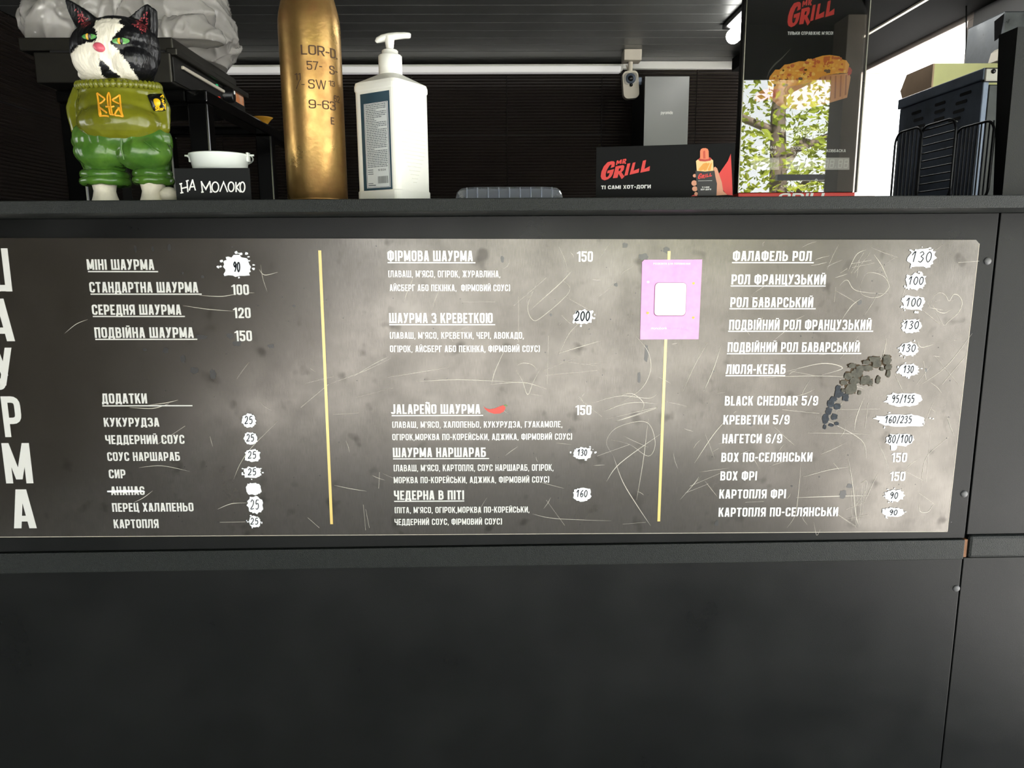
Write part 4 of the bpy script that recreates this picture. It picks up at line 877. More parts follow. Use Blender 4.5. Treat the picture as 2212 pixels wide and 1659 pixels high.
# sanitiser bottle
YBt = -.045; bc = at(853, 427, YBt); c0 = Vector((bc.x, YBt, ZT))
AZ = math.radians(33)
n1 = Vector((-math.sin(AZ), -math.cos(AZ), 0)); n2 = Vector((math.cos(AZ), -math.sin(AZ), 0))
hwid = (at(929, 427, YBt).x-at(777, 427, YBt).x)/2/(math.cos(AZ)+math.sin(AZ))*1.06
hb = lambda py: at(852, py, YBt).z-ZT
bt = thing('sanitiser_bottle', 'square white pump bottle with teal label standing on the shelf', 'bottle', c0)
def loft(secs, name, m, parent, corner=5):
    mb = MB(); vs = []; fs = []; N = 4*(corner+1)
    for hw_, r, z in secs:
        for a, b in rrect(-hw_, -hw_, hw_, hw_, r, corner): vs.append(c0+n2*a-n1*b+Vector((0, 0, z)))
    for i in range(len(secs)-1):
        for k in range(N): fs.append((i*N+k, i*N+(k+1) % N, (i+1)*N+(k+1) % N, (i+1)*N+k))
    fs.append(tuple(reversed(range(N)))); fs.append(tuple(range((len(secs)-1)*N, len(secs)*N)))
    return mb.add(vs, fs, False).build(name, m, parent)
zsd = hb(186); bw = mat('bottle_white', srgb(232, 232, 222), .42, spec=.4)
body = loft([(hwid*.985, .012, .0005), (hwid, .010, .004), (hwid, .010, .016), (hwid*.975, .010, .018), (hwid*.975, .010, zsd-.012), (hwid, .010, zsd-.010), (hwid, .010, zsd-.004), (hwid*.97, .010, zsd+.001), (hwid*.5, .016, hb(166)), (hwid*.42, .016, hb(163))], 'bottle_body', bw, bt)
sM = msc(YBt)
MB().lathe([(.0135, 0), (.0160, .001), (.0180, .0022), (.0180, .0285), (.0165, .030), (.0125, .031), (.0125, .036), (.011, .0375), (0.006, .0375)], c0+Vector((0, 0, hb(165))), 28).build('screw_cap', MATS['white_plastic'], bt)
zc_ = hb(120)
MB().lathe([(.0052, 0), (.0052, .010), (.0062, .012), (.0062, .014), (.0068, .017), (.0068, .019), (.0074, .022), (.0074, .027)], c0+Vector((0, 0, zc_)), 18).build('pump_stem', MATS['white_plastic'], bt)
YBn = YBt; pm = MB()
pm.tube([at(812, 91, YBn), at(816, 87, YBn), at(826, 83, YBn), at(840, 80, YBn), at(858, 77.5, YBn), at(875, 76.5, YBn), at(884, 77, YBn), at(887, 77.5, YBn)], [.0022, .0044, .0056, .0058, .0052, .0046, .0042, .003], 14)
pm.build('pump_nozzle', MATS['white_plastic'], bt)
FP = Plane(c0+n1*(hwid*.975), n2, (0, 0, 1), n1)
def fq(pl, x0, y0, x1, y1): return [(x0, y0), (x1, y0), (x1, y1), (x0, y1)]
lw = hwid*.66; lz0 = hb(409)+.004; lz1 = hb(196)-.006
# label edges taken on the face: bottom and top from the photograph
lb = FP.px(812, 411)[1]; lt = FP.px(806, 200)[1]
lz0, lz1 = lb, lt; l0 = FP.px(780, 250)[0]; l1 = FP.px(843, 250)[0]
teal = mat('label_teal', srgb(24, 62, 78), .45); pale = mat('label_pale', srgb(205, 210, 208), .5)
lab = Flat(FP, .0004).poly(fq(FP, l0, lz0, l1, lz1)).build('label', teal, bt)
w_ = l1-l0; pz1 = lz1-(lz1-lz0)*.105; pz0 = lz0+(lz1-lz0)*.025
Flat(FP, .0006).poly(fq(FP, l0+w_*.12, pz0, l1-w_*.06, pz1)).build('label_border', MATS['print_white'], lab)
Flat(FP, .0007).poly(fq(FP, l0+w_*.135, pz0+.0006, l1-w_*.075, pz1-.0006)).build('label_border', teal, lab)
Flat(FP, .0008).poly(fq(FP, l0+w_*.15, pz0+.0012, l1-w_*.09, pz1-.0012)).build('label_field', pale, lab)
tx = Flat(FP, .0010); rg = random.Random(5); y = pz1-.0035; a0 = l0+w_*.18; a1 = l1-w_*.12; row = 0
while y > pz0+.030:
    x = a0; end = a1 if rg.random() < .85 else a0+(a1-a0)*rg.uniform(.4, .8)
    while x < end-.001:
        wd_ = min(rg.uniform(.0015, .006), end-x); tx.poly(fq(FP, x, y, x+wd_, y+.00115)); x += wd_+.0007
    y -= .00255; row += 1
for i in range(3): tx.poly(fq(FP, a0, pz0+.026-i*.003, a0+.011, pz0+.0271-i*.003))
tx.poly(fq(FP, a0, pz0+.006, a0+.010, pz0+.0071)); tx.poly(fq(FP, a0, pz0+.003, a0+.015, pz0+.0045))
ft = tx.build('fine_print', mat('print_grey', srgb(96, 104, 108), .6), lab); ft['kind'] = 'stuff'
text(Flat(FP, .0010), '10.12.24', a0+(a1-a0)*.5, pz0+.0245, (a1-a0)*.38, .0026, .13, 1.2).build('date_stamp', MATS['pen_ink'], lab)
bcd = Flat(FP, .0010); x = a0+(a1-a0)*.48
while x < a1: q_ = rg.choice((.0004, .0007, .0011)); bcd.poly(fq(FP, x, pz0+.006, x+q_, pz0+.0165)); x += q_+rg.choice((.0004, .0006))
bcd.build('barcode', mat('print_mid', srgb(120, 124, 124), .6), lab)
RP = Plane(c0+n2*(hwid*.975), -n1, (0, 0, 1), n2)
rid = MB(); zt_ = zsd-.03; N_ = 21
for i in range(N_):
    z = zt_-(zt_-.03)*i/(N_-1); hl = hwid*.66*(1 if i < 13 else 1-(i-12)*.105); cxo = 0
    p = c0+n2*(hwid*.975)+Vector((0, 0, z))
    e = n1*hl
    rid.add([p-e+Vector((0, 0, -.0011)), p+e+Vector((0, 0, -.0011)), p+e+n2*.0007, p-e+n2*.0007, p-e+Vector((0, 0, .0005)), p+e+Vector((0, 0, .0005))], [(0, 1, 2, 3), (3, 2, 5, 4)])
rr_ = rid.build('embossed_ridges', bw, bt); rr_['kind'] = 'stuff'

# clear plastic lid
YLd = -.06; a = at(980, 427, YLd); b = at(1219, 427, YLd); zl1 = at(1100, 406, YLd).z
ld = thing('plastic_tub', 'low clear plastic tub on the shelf beside the hot dog card', 'plastic tub', ((a.x+b.x)/2, YLd, ZT))
clear_mat('clear_pet', (.90, .93, 1.0), 1.62, .05, .28, (.82, .88, 1))
x0, x1 = a.x, b.x; hh = zl1-ZT; yy0, yy1 = YLd-.045, YLd+.06
def ringloft(secs, name, parent, m, N=6):
    mb = MB(); vs = []; fs = []; n_ = 4*(N+1)
    for ins, r, z in secs:
        for p in rrect(x0+ins, yy0+ins, x1-ins, yy1-ins, r, N): vs.append((p[0], p[1], ZT+z))
    for i in range(len(secs)-1):
        for k in range(n_): fs.append((i*n_+k, i*n_+(k+1) % n_, (i+1)*n_+(k+1) % n_, (i+1)*n_+k))
    fs.append(tuple(range((len(secs)-1)*n_, len(secs)*n_)))
    return mb.add(vs, fs, True).build(name, m, parent)
ringloft([(.0, .02, .0006), (.001, .02, .0035), (.004, .02, .004), (.006, .019, hh*.62), (.012, .018, hh*.9), (.022, .016, hh), (.03, .014, hh), (.032, .014, hh-.0015)], 'tub_shell', ld, MATS['clear_pet'])
for i in range(9):
    x = x0+.022+(x1-x0-.044)*i/8
    MB().tube([(x, yy0+.0045, ZT+.003), (x, yy0+.0055, ZT+hh*.6), (x, yy0+.011, ZT+hh*.88)], .0013, 6).build('rib', MATS['clear_pet'], ld)

# hand-lettered sign card
YSg = -.115; SG = Plane(at(460, 427, YSg), (1, 0, 0), (0, 0, 1), (0, -1, 0))
a = SG.px(381, 427); b = SG.px(538, 362.5); zb_ = ZT-SG.o.z
sg_ = thing('sign_card', 'small black card hand lettered in white beside the cat', 'sign', (SG.o.x, YSg, ZT))
MB().box(SG.o.x+a[0], SG.o.x+b[0], YSg, YSg+.004, ZT+.0002, SG.o.z+b[1], .0006).build('card', mat('chalk_black', srgb(15, 17, 17), .6, spec=.2), sg_)
MB().prism([Vector((SG.o.x-.02, YSg+.0042, ZT+.0003)), Vector((SG.o.x-.02, YSg+.0042, SG.o.z+b[1]-.01)), Vector((SG.o.x-.02, YSg+.03, ZT+.0003))], (.04, 0, 0)).build('card_prop', MATS['chalk_black'], sg_)
def zs_(x, y): return SG.px(x/3.687, y/3.687)
CH = [[[(1430, 1467), (1452, 1461)], [(1442, 1463), (1450, 1535)], [(1490, 1440), (1498, 1530)], [(1446, 1502), (1494, 1490)], [(1438, 1538), (1462, 1533)], [(1482, 1444), (1504, 1437)]], [[(1508, 1517), (1536, 1430)], [(1534, 1430), (1558, 1517)], [(1516, 1490), (1553, 1486)]],
      [[(1614, 1530), (1605, 1443)], [(1603, 1445), (1640, 1507), (1674, 1443)], [(1672, 1443), (1682, 1530)], [(1604, 1531), (1624, 1529)], [(1673, 1531), (1692, 1528)]], [[(1716+27*math.cos(t*.4488), 1490+40*math.sin(t*.4488)) for t in range(15)]], [[(1752, 1527), (1782, 1450), (1814, 1530)]], [[(1842+23*math.cos(t*.4488), 1488+38*math.sin(t*.4488)) for t in range(15)]],
      [[(1880, 1450), (1882, 1530)], [(1914, 1453), (1884, 1492), (1918, 1532)]], [[(1932+19*math.cos(t*.4488), 1490+40*math.sin(t*.4488)) for t in range(15)]]]
for ch in CH:
    fl = Flat(SG, .0006)
    for st_ in ch: fl.ribbon([zs_(*p) for p in st_], .0019)
    fl.build('chalk_letter', MATS['print_white'], sg_)

# little white bucket behind the card
YBk = -.06; a = at(412, 338, YBk); b = at(536, 338, YBk); bx = (a.x+b.x)/2; rb = (b.x-a.x)/2; zr = at(474, 336, YBk).z-ZT
bk = thing('bucket', 'small white enamel bucket behind the hand lettered card', 'bucket', (bx, YBk, ZT))
enamel = mat('enamel', srgb(226, 232, 226), .25, spec=.5)
MB().lathe([(rb*.66, .0005), (rb*.68, .001), (rb*.98, zr-.003), (rb*1.01, zr-.002), (rb*1.02, zr), (rb*1.0, zr+.0015), (rb*.97, zr), (rb*.95, zr-.003), (rb*.65, .003), (0, .003)], (bx, YBk, ZT), 40).build('pail', enamel, bk)
for sgn in (-1, 1):
    e = MB().box(bx+sgn*rb*1.0-.002, bx+sgn*rb*1.0+.002, YBk-.005, YBk+.005, ZT+zr-.010, ZT+zr+.004, .001).build('handle_lug', enamel, bk)
    MB().tube([(bx+sgn*rb*.97, YBk, ZT+zr), (bx+sgn*(rb*1.0+.009), YBk, ZT+zr)], .0015, 8).build('pivot_pin', enamel, e)
pts = [(bx+math.cos(t*PI/14)*(rb*1.0+.004), YBk+.004+.0*t, ZT+zr-.001-math.sin(t*PI/14)*.012) for t in range(15)]
pts = [(bx+math.cos(t*PI/14)*(rb+.005), YBk+math.sin(t*PI/14)*(rb+.004), ZT+zr-.001-math.sin(t*PI/14)*.010) for t in range(15)]
MB().tube(pts, .0012, 6).build('bail_handle', enamel, bk)

# hot dog tent card
TA = at(1287, 425, -.075); TB = at(1583, 422, -.115); TA.z = TB.z = ZT
tu = (TB-TA).normalized(); tn = Vector((tu.y, -tu.x, 0)).normalized()
TP = Plane(TA, tu, (0, 0, 1), tn)
ht = TP.px(1435, 314)[1]; wt_ = (TB-TA).length
tc_ = thing('promo_card', 'wide black and red hot dog promo card standing on the shelf', 'promo card', (TA+TB)/2)
hl_ = TP.px(1288, 318)[1]; hr_ = TP.px(1578, 309)[1]
q = [TP.p(0, .0003), TP.p(wt_, .0003), TP.p(wt_, hr_), TP.p(0, hl_)]
MB().prism(q, tn*-.003).build('card_front', MATS['print_black'], tc_)
q = [TP.p(.0, .0003, -.0032), TP.p(0, hl_-.004, -.0032), TP.p(0, .0003, -.05)]
MB().prism([Vector(p) for p in q], tu*wt_).build('card_back', MATS['print_black'], tc_) if False else MB().prism([TP.p(.02, .0003, -.0032), TP.p(.02, hl_*.8, -.0032), TP.p(.02, .0003, -.04)], tu*(wt_-.04)).build('card_back', MATS['print_black'], tc_)
def Z6(x, y): return (1280+x/6.9125, 290+y/6.9125)
GG = [(270, 505), (328, 485), (333, 425), (320, 405), (285, 403), (225, 418), (168, 480), (133, 560), (122, 630), (138, 672), (180, 688), (232, 672), (275, 640), (303, 592), (322, 520), (225, 545), (218, 585), (258, 578), (240, 622), (215, 645), (198, 632), (196, 595), (216, 530), (250, 472), (276, 450), (284, 462)]
RBIG = [(303, 657), (345, 482), (455, 460), (476, 476), (466, 530), (432, 568), (476, 632), (435, 670), (388, 590), (372, 650)]
RH = [(396, 512), (386, 552), (412, 546), (426, 505)]
LG = [(GG, ()), (RBIG, (RH,)), ([(475, 622), (520, 440), (565, 432), (525, 610)], ()), ([(552, 606), (600, 428), (642, 418), (612, 545), (698, 510), (690, 572)], ()), ([(712, 575), (752, 396), (800, 385), (775, 520), (858, 475), (850, 545)], ()),
      ([(348, 462), (362, 395), (385, 388), (392, 415), (415, 382), (438, 376), (430, 440), (408, 445), (412, 415), (392, 440), (380, 440), (374, 420), (368, 458)], ()), ([(440, 438), (452, 374), (500, 365), (506, 388), (488, 408), (502, 440), (478, 445), (468, 415), (462, 442)], ([(470, 386), (467, 400), (480, 396), (484, 384)],))]
def logo(pl, fn, off, parent, m='print_red', name='logo_letter'):
    for pts, holes in LG:
        f_ = Flat(pl, off); f_.pxpoly([fn(*p) for p in pts], [[fn(*p) for p in h] for h in holes]); f_.build(name, MATS[m], parent)
logo(TP, Z6, .0005, tc_)
u0, v0 = TP.px(*Z6(128, 822)); u1, v1 = TP.px(*Z6(868, 808)); cap = TP.px(*Z6(128, 768))[1]-v0
class Tilt(Plane): pass
ang = math.atan2(v1-v0, u1-u0); TQ = Plane(TP.p(u0, v0), TP.u*math.cos(ang)+TP.v*math.sin(ang), TP.v*math.cos(ang)-TP.u*math.sin(ang), TP.n)
text(Flat(TQ, .0005), 'ТІ САМІ ХОТ-ДОГИ', 0, 0, math.hypot(u1-u0, v1-v0), cap, .22, 1.6, .12, rnd=.3).build('slogan', MATS['print_white'], tc_)
def pz(pts, m, off, name, parent=None, pl=None, fn=Z6):
    f_ = Flat(pl or TP, off); f_.pxpoly([fn(*p) for p in pts]); return f_.build(name, MATS[m] if isinstance(m, str) else m, parent or tc_)
wed = [(2064, 290), (2020, 400), (1950, 500), (1880, 600), (1900, 700), (1940, 820), (2000, 905), (2091, 912), (2080, 600)]
pz(wed, 'print_red', .0004, 'red_wedge')
skin = mat('print_skin', srgb(214, 150, 118), .5); 
pz([(1470, 925), (1530, 895), (1560, 900), (1565, 922)], 'print_red', .0004, 'red_wedge')
pz([(1810, 500), (1830, 485), (1860, 510), (1890, 600), (1930, 720), (1950, 850), (2010, 905), (1840, 915), (1850, 740), (1815, 640)], skin, .0007, 'hand_picture')
for fx_, fy_, rx_, ry_ in ((1525, 620, 28, 26), (1517, 730, 42, 42), (1528, 815, 42, 38), (1545, 890, 26, 28)):
    pz([(fx_+rx_*math.cos(t*PI/7), fy_+ry_*math.sin(t*PI/7)) for t in range(14)], skin, .0006, 'finger_picture')
pz([(1533, 540), (1560, 552), (1680, 560), (1820, 545), (1835, 640), (1858, 740), (1850, 915), (1575, 918), (1555, 760)], mat('print_sleeve', srgb(30, 30, 30), .5), .0008, 'sleeve_picture')
bun = mat('print_bun', srgb(236, 200, 138), .5)
pz([(1545, 400), (1580, 372), (1760, 365), (1800, 390), (1806, 545), (1680, 558), (1556, 548)], bun, .0009, 'bun_picture')
for k in range(3): pz([(1580+k*70, 525), (1650+k*55, 440), (1700+k*40, 425), (1720+k*30, 440), (1640+k*60, 540), (1600+k*65, 548)], mat('print_bun_dark', srgb(226, 158, 66), .5), .0010, 'bun_stripe')
pz([(1575, 380), (1600, 352), (1750, 345), (1778, 365), (1760, 395), (1680, 408), (1600, 402)], mat('print_ketchup', srgb(178, 52, 42), .5), .0011, 'sauce_picture')
pz([(1605, 370), (1605, 255), (1618, 225), (1645, 210), (1690, 208), (1720, 222), (1733, 255), (1736, 370), (1680, 378)], mat('print_sausage', srgb(222, 124, 84), .5), .0012, 'sausage_picture')
pz([(1650, 365), (1650, 260), (1665, 245), (1680, 250), (1685, 365)], mat('print_sausage_dark', srgb(196, 78, 52), .5), .0013, 'sausage_groove')
# small logo and words on the sleeve
for pts, holes in LG[:5]:
    f_ = Flat(TP, .0013); f_.pxpoly([Z6(1572+(x-122)*.285, 580+(y-385)*.30) for x, y in pts]); f_.build('sleeve_logo_letter', MATS['print_red'], tc_)
for s_, xl, xr, yt, yb in (('ТІ САМІ', 1630, 1742, 783, 803), ('ХОТ-ДОГИ', 1612, 1768, 815, 838)):
    a = Z6(xl, yt); b = Z6(xr, yb); line(s_, a[0], b[0], a[1], b[1], name='sleeve_text', t=.2, ws=1.5, pl=TP, parent=tc_, off=.0013)
f_ = Flat(TP, .0013); f_.ribbon([TP.px(*Z6(1577, 698)), TP.px(*Z6(1785, 694))], .0004); f_.build('sleeve_rule', MATS['print_white'], tc_)

# upright glass-fronted price display
YDs = -.05; a = at(1593, 416, YDs); b = at(1851, 416, YDs); zd1 = at(1740, -60, YDs).z
dsp = thing('price_display', 'tall glass-fronted black hot dog display standing on the shelf', 'display', ((a.x+b.x)/2, YDs, ZT))
zpl = at(1720, 416, YDs).z
MB().box(a.x+.003, b.x-.003, YDs+.006, YDs+.032, zpl, zd1, .002).build('cabinet', mat('display_black', srgb(22, 21, 19), .6, spec=.2), dsp)
MB().box(a.x+.002, b.x-.002, YDs+.002, YDs+.034, ZT+.0003, zpl, .001).build('base_plinth', MATS['print_red'], dsp)
MB().box(a.x, b.x, YDs-.0012, YDs+.002, zpl+.0005, zd1).build('glass_pane', clear_mat('display_glass', (.98, .99, .98), 2.05, .0), dsp)
for x in (a.x, b.x-.0015): MB().box(x, x+.0015, YDs-.0014, YDs+.006, zpl, zd1).build('edge_profile', MATS['steel'], dsp)
DP = Plane((a.x, YDs+.006, ZT), (1, 0, 0), (0, 0, 1), (0, -1, 0))
def Z4(x, y): return (1590+x/6.637, y/6.637)
def ZL(x, y): # logo outline moved and scaled from the card to the display
    return Z4(735+(x-122)*(1410-735)/(858-122), -20+(y-365)*(392+20)/(688-365)+0*(x-122))
logo(DP, ZL, .0005, dsp)
def pd(pts, m, off, name): return pz(pts, m, off, name, dsp, DP, Z4)
def tl(s_, x0, x1, yt, yb, t=.17, fn=None, sc=None):
    return line(s_, x0, x1, yt, yb, name='display_text', t=t, ws=1.35, gap=.12, pl=DP, parent=dsp, off=.0006, rnd=.3)
def Z5(x, y): return (1590+x/7.373, 220+y/7.373)
tl("ТІЛЬКИ СПРАВЖНЄ М'ЯСО!", 1701, 1799, 68.5, 75.5, .19)
for s_, x0, x1, yt, yb in (('АМЕРИКАНСЬКИЙ', 705, 1452, 412, 482), ('ХОТ-ДОГ', 880, 1270, 515, 580), ('МОЛОЧНА', 335, 640, 705, 750), ('СОСИСКА', 335, 635, 782, 826), ('СОСИСКА', 900, 1195, 715, 762), ('З СИРОМ', 915, 1165, 795, 838), ('КОВБАСКА', 1437, 1742, 757, 803), ('+38', 705, 815, 1322, 1376), ('50 365 0', 870, 1180, 1322, 1376), ('23', 1255, 1325, 1322, 1376)):
    p0 = Z5(x0, yt); p1 = Z5(x1, yb); tl(s_, p0[0], p1[0], p0[1], p1[1], .15)
u, v = DP.px(*Z5(1255, 1272)); lower(Flat(DP, .0006), 'a', u, v, .004, .24, .0035).build('display_text', MATS['print_white'], dsp)
bn = mat('photo_bun', srgb(206, 142, 92), .5); bnd = mat('photo_bun_dark', srgb(158, 98, 62), .5); 
pd([(455, 1270), (520, 1240), (900, 1200), (1230, 1085), (1620, 1050), (1640, 1110), (1590, 1400), (1260, 1500), (900, 1580), (600, 1520), (480, 1400)], bn, .0006, 'bun_picture')
for k in range(6): x = 1190+k*75; pd([(x, 1110-k*6), (x+22, 1105-k*6), (x+12, 1480-k*24), (x-12, 1488-k*24)], bnd, .0008, 'bun_ridge')
pd([(265, 1400), (290, 1340), (380, 1290), (560, 1255), (625, 1300), (560, 1400), (330, 1460), (270, 1448)], mat('photo_sausage', srgb(206, 82, 60), .5), .0009, 'sausage_picture')
pd([(1595, 970), (1630, 962), (1660, 1005), (1648, 1065), (1600, 1085)], 'print_ketchup', .0007, 'sausage_picture')
pd([(455, 1200), (480, 1100), (560, 1000), (620, 1000), (690, 930), (760, 920), (900, 880), (1050, 880), (1140, 830), (1240, 800), (1340, 790), (1480, 810), (1500, 850), (1580, 870), (1620, 930), (1590, 1050), (1480, 1050), (1240, 1090), (1100, 1170), (900, 1220), (700, 1250), (560, 1285), (455, 1270)], mat('photo_cheese', srgb(232, 158, 48), .5), .0010, 'topping_picture')
TOP = [mat('photo_cheese_light', srgb(246, 196, 96), .5), mat('photo_crust', srgb(196, 98, 34), .5), mat('photo_cheese_mid', srgb(238, 176, 62), .5), mat('photo_herb', srgb(92, 66, 36), .5)]
rg = random.Random(11)
poly_top = [(470, 1200), (620, 1010), (900, 895), (1240, 815), (1480, 825), (1600, 930), (1560, 1030), (1240, 1070), (900, 1200), (560, 1265)]
def inside(x, y, P):
    c = False
    for i in range(len(P)):
        (x0, y0), (x1, y1) = P[i-1], P[i]
        if (y0 > y) != (y1 > y) and x < (x1-x0)*(y-y0)/(y1-y0)+x0: c = not c
    return c
bits = [Flat(DP, .0012+.0001*i) for i in range(4)]; k = 0
while k < 150:
    x = rg.uniform(460, 1600); y = rg.uniform(800, 1270)
    if not inside(x, y, poly_top): continue
    k += 1; c = rg.choices(range(4), (4, 3, 4, 1))[0]
    if y < 900+(1500-x)*.15 and x > 1100: c = 1 if rg.random() < .6 else c
    u, v = DP.px(*Z4(x, y)); blob(bits[c], u, v, rg.uniform(.0015, .0042), rg.uniform(.0012, .0032), 8, .35, k, .3)
for i, b_ in enumerate(bits): b_.build('topping_bits', TOP[i], dsp)['kind'] = 'stuff'
f_ = Flat(DP, .0005); f_.ribbon(smooth_path([DP.px(*Z4(*p)) for p in ((440, 1130), (480, 1020), (560, 920), (660, 830), (780, 700))], 6), .0022, True); f_.build('steam_picture', mat('print_smoke', srgb(96, 94, 88), .6), dsp)
for x0 in (230, 790, 1347):
    pp = [Z5(x0, 1082), Z5(x0+455, 1082), Z5(x0+455, 890), Z5(x0, 890)]
    f_ = Flat(DP, .0006); f_.pxpoly(pp); dg = f_.build('digit_window', mat('digit_grey', srgb(176, 172, 168), .5), dsp)
    p0 = Z5(x0+40, 1055); p1 = Z5(x0+425, 920)
    f_ = Flat(DP, .0009); u0, v0 = DP.px(*p0); u1 = DP.px(p1[0], p0[1])[0]; cap = DP.px(p0[0], p1[1])[1]-v0
    text(f_, '88.88', u0, v0, u1-u0, cap, .12, 1.3, .2, .08, .05); f_.build('digits', mat('digit_pale', srgb(206, 204, 200), .5), dg)
# painted word on the plinth, mostly hidden by the shelf edge
PP = Plane((a.x, YDs+.002, ZT), (1, 0, 0), (0, 0, 1), (0, -1, 0))
line('GRILL', 1678, 1790, 417.5, 440, name='plinth_text', t=.16, ws=1.4, slant=.2, pl=PP, parent=dsp, off=.0004)

# ------------------------------------------------------------------ painted cat figurine
YK = -.062
cat = thing('cat_figurine', 'painted plaster cat figurine in olive sweater and green trousers', 'figurine', (at(288, 427, YK).x, YK, ZT))
kc = msc(YK)
def rotm(ax, d): return Matrix.Rotation(math.radians(d), 3, ax)
def capsule(mb, pts, rads, steps=6):
    """chain of overlapping ellipsoids between pixel points (x, y, Yoffset px)"""
    for i in range(len(pts)-1):
        for k in range(steps+1):
            t = k/steps; a = pts[i]; b = pts[i+1]; r = rads[i]*(1-t)+rads[i+1]*t
            mb.ell(at(a[0]*(1-t)+b[0]*t, a[1]*(1-t)+b[1]*t, YK+(a[2]*(1-t)+b[2]*t)*kc), (r*kc,)*3, 14, 9)
# feet: white plaster paws
for cx_, xl, xr in ((232, 208, 257), (335, 311, 362)):
    m_ = MB(); p = at(cx_, 427, YK); w2 = (at(xr, 427, YK).x-at(xl, 427, YK).x)/2; xm = (at(xr, 427, YK).x+at(xl, 427, YK).x)/2
    h0 = at(cx_, 396, YK).z-ZT
    prof = [(1.0, 0.0004), (1.06, h0*.12), (.93, h0*.35), (.84, h0*.6), (.92, h0*.85), (1.0, h0)]
    m_.lathe([(w2*r, z) for r, z in prof], (xm, YK-.006, ZT), 28, 1, 1.25)
    pw = m_.build('paw', mat('plaster_white', srgb(214, 208, 190), .5, spec=.4, var=.1, vscale=60, bump=.3, bscale=120), cat)
    if cx_ > 300:
        m_ = MB(); q0 = at(366, 412, YK-.01); m_.ell(Vector((q0.x, YK-.012, ZT+.0125)), (.0135, .014, .0122), 18, 12); m_.build('toe', MATS['plaster_white'], pw)
# trousers
tm = MB()
for a in ((262, 305, YK, 96, 66, 40), (228, 330, YK-.010, 60, 50, 36), (310, 330, YK-.010, 56, 50, 38), (200, 300, YK, 36, 44, 36), (330, 305, YK, 36, 44, 38)): pell(tm, *a)
capsule(tm, [(222, 332, 0), (228, 360, 0)], [46, 40]); capsule(tm, [(322, 332, 0), (329, 362, 0)], [42, 34])
tr, nr = remeshed(tm, .0019, 6)
for i, v in enumerate(tr.v):
    f = noise.noise(v*42)*.0016+(1-abs(noise.noise(Vector((v.x*60, v.y*40, v.z*28))))*2)*.0011
    v += nr[i]*f; v.z = max(v.z, ZT+.018)
green = mat('paint_green', srgb(58, 104, 38), .22, spec=.5, var=.3, vscale=28, bump=.15, bscale=90, col2=srgb(84, 122, 44))
trs = tr.build('trousers', green, cat)
# turned-up cuffs, two rolls each
for xm, yy, rx in ((228, 379, 43), (229, 393, 44.5), (330, 377, 34.5), (332, 391, 36)):
    c = at(xm, yy, YK); pts = []
    for k in range(40):
        t = 2*PI*k/40; pts.append(c+Vector((math.cos(t)*(rx-5)*kc, math.sin(t)*(rx-3)*kc*1.02, noise.noise(Vector((k*.3, xm, yy)))*.0022)))
    MB().tube(pts, [.0068+.0012*noise.noise(Vector((k*.5, yy, 1))) for k in range(40)], 12, closed=True).build('cuff', green, trs)
# fly seam and pocket folds
for pl_ in ([(262, 300), (262, 322), (268, 345)], [(312, 305), (332, 320), (346, 328)],):
    MB().tube([at(x, y, YK-66*kc+ (.006 if x > 300 else 0)) for x, y in pl_], .0011, 6).build('seam', green, trs)
# sweater
sm = MB()
for a in ((261, 243, YK, 84, 66, 62), (261, 269, YK-.014, 82, 68, 44), (258, 205, YK, 78, 56, 36)): pell(sm, *a)
capsule(sm, [(181, 205, 6), (166, 235, 6), (172, 280, -4)], [23, 20, 17]); capsule(sm, [(330, 205, 6), (346, 235, 6), (347, 275, -4)], [23, 20, 17])
sw, nr = remeshed(sm, .0019, 5)
for i, v in enumerate(sw.v):
    f = noise.noise(v*38+Vector((5, 5, 5)))*.0012+(1-abs(noise.noise(Vector((v.x*30, v.y*25, v.z*45))))*2)*.0009
    v += nr[i]*f
olive = mat('paint_olive', srgb(104, 106, 24), .22, spec=.5, var=.22, vscale=22, bump=.15, bscale=90)
swo = sw.build('sweater', olive, cat)
# ribbed collar
c = at(257, 187, YK); N_ = 46
pts = []
for k in range(N_):
    t = 2*PI*k/N_; pts.append(c+Vector((math.cos(t)*77*kc, math.sin(t)*58*kc, -.0045*max(0, -math.sin(t)))))
cm_ = MB(); cm_.tube(pts, .0040, 10, closed=True)
for k in range(N_):
    t = 2*PI*k/N_; cm_.ell(pts[k]+Vector((math.cos(t)*.0012, math.sin(t)*.0012, 0)), (.0040, .0040, .0062), 10, 8, rotm('Z', math.degrees(t)))
cm_.build('collar', olive, swo)
# golden emblem on the chest (raised clay strokes)
def chest(x, y, lift=0):
    """point on the sweater front for a pixel"""
    p = at(x, y, YK); d = (p-EYE).normalized(); best = None
    return p, d
from mathutils.bvhtree import BVHTree
bv_s = BVHTree.FromPolygons(sw.v, sw.f)
def hit(bv, x, y, lift=.0):
    d = ray(x, y).normalized(); h_ = bv.ray_cast(EYE, d)
    if h_[0] is None: p = at(x, y, YK-.04); return p
    return h_[0]-d*lift
def Z3(x, y): return (150+x/6.38, 170+y/6.38)
gold = mat('paint_gold', srgb(226, 160, 40), .35)
EM = [[(382, 205), (400, 330), (415, 505)], [(385, 200), (440, 240), (485, 280), (440, 330), (410, 345)], [(410, 390), (450, 420), (515, 470)], [(415, 515), (480, 510), (540, 518)], [(415, 420), (430, 490), (420, 515)],
      [(542, 192), (560, 260), (565, 380), (590, 490)], [(542, 192), (522, 250), (535, 370), (560, 490)], [(500, 385), (560, 392), (618, 380)], [(560, 490), (615, 498)],
      [(690, 225), (700, 330), (715, 450), (738, 525)], [(690, 225), (640, 260), (592, 292), (650, 330), (690, 345)], [(690, 400), (650, 440), (625, 500), (680, 510), (738, 525)], [(670, 400), (700, 450), (725, 510)]]
em = MB()
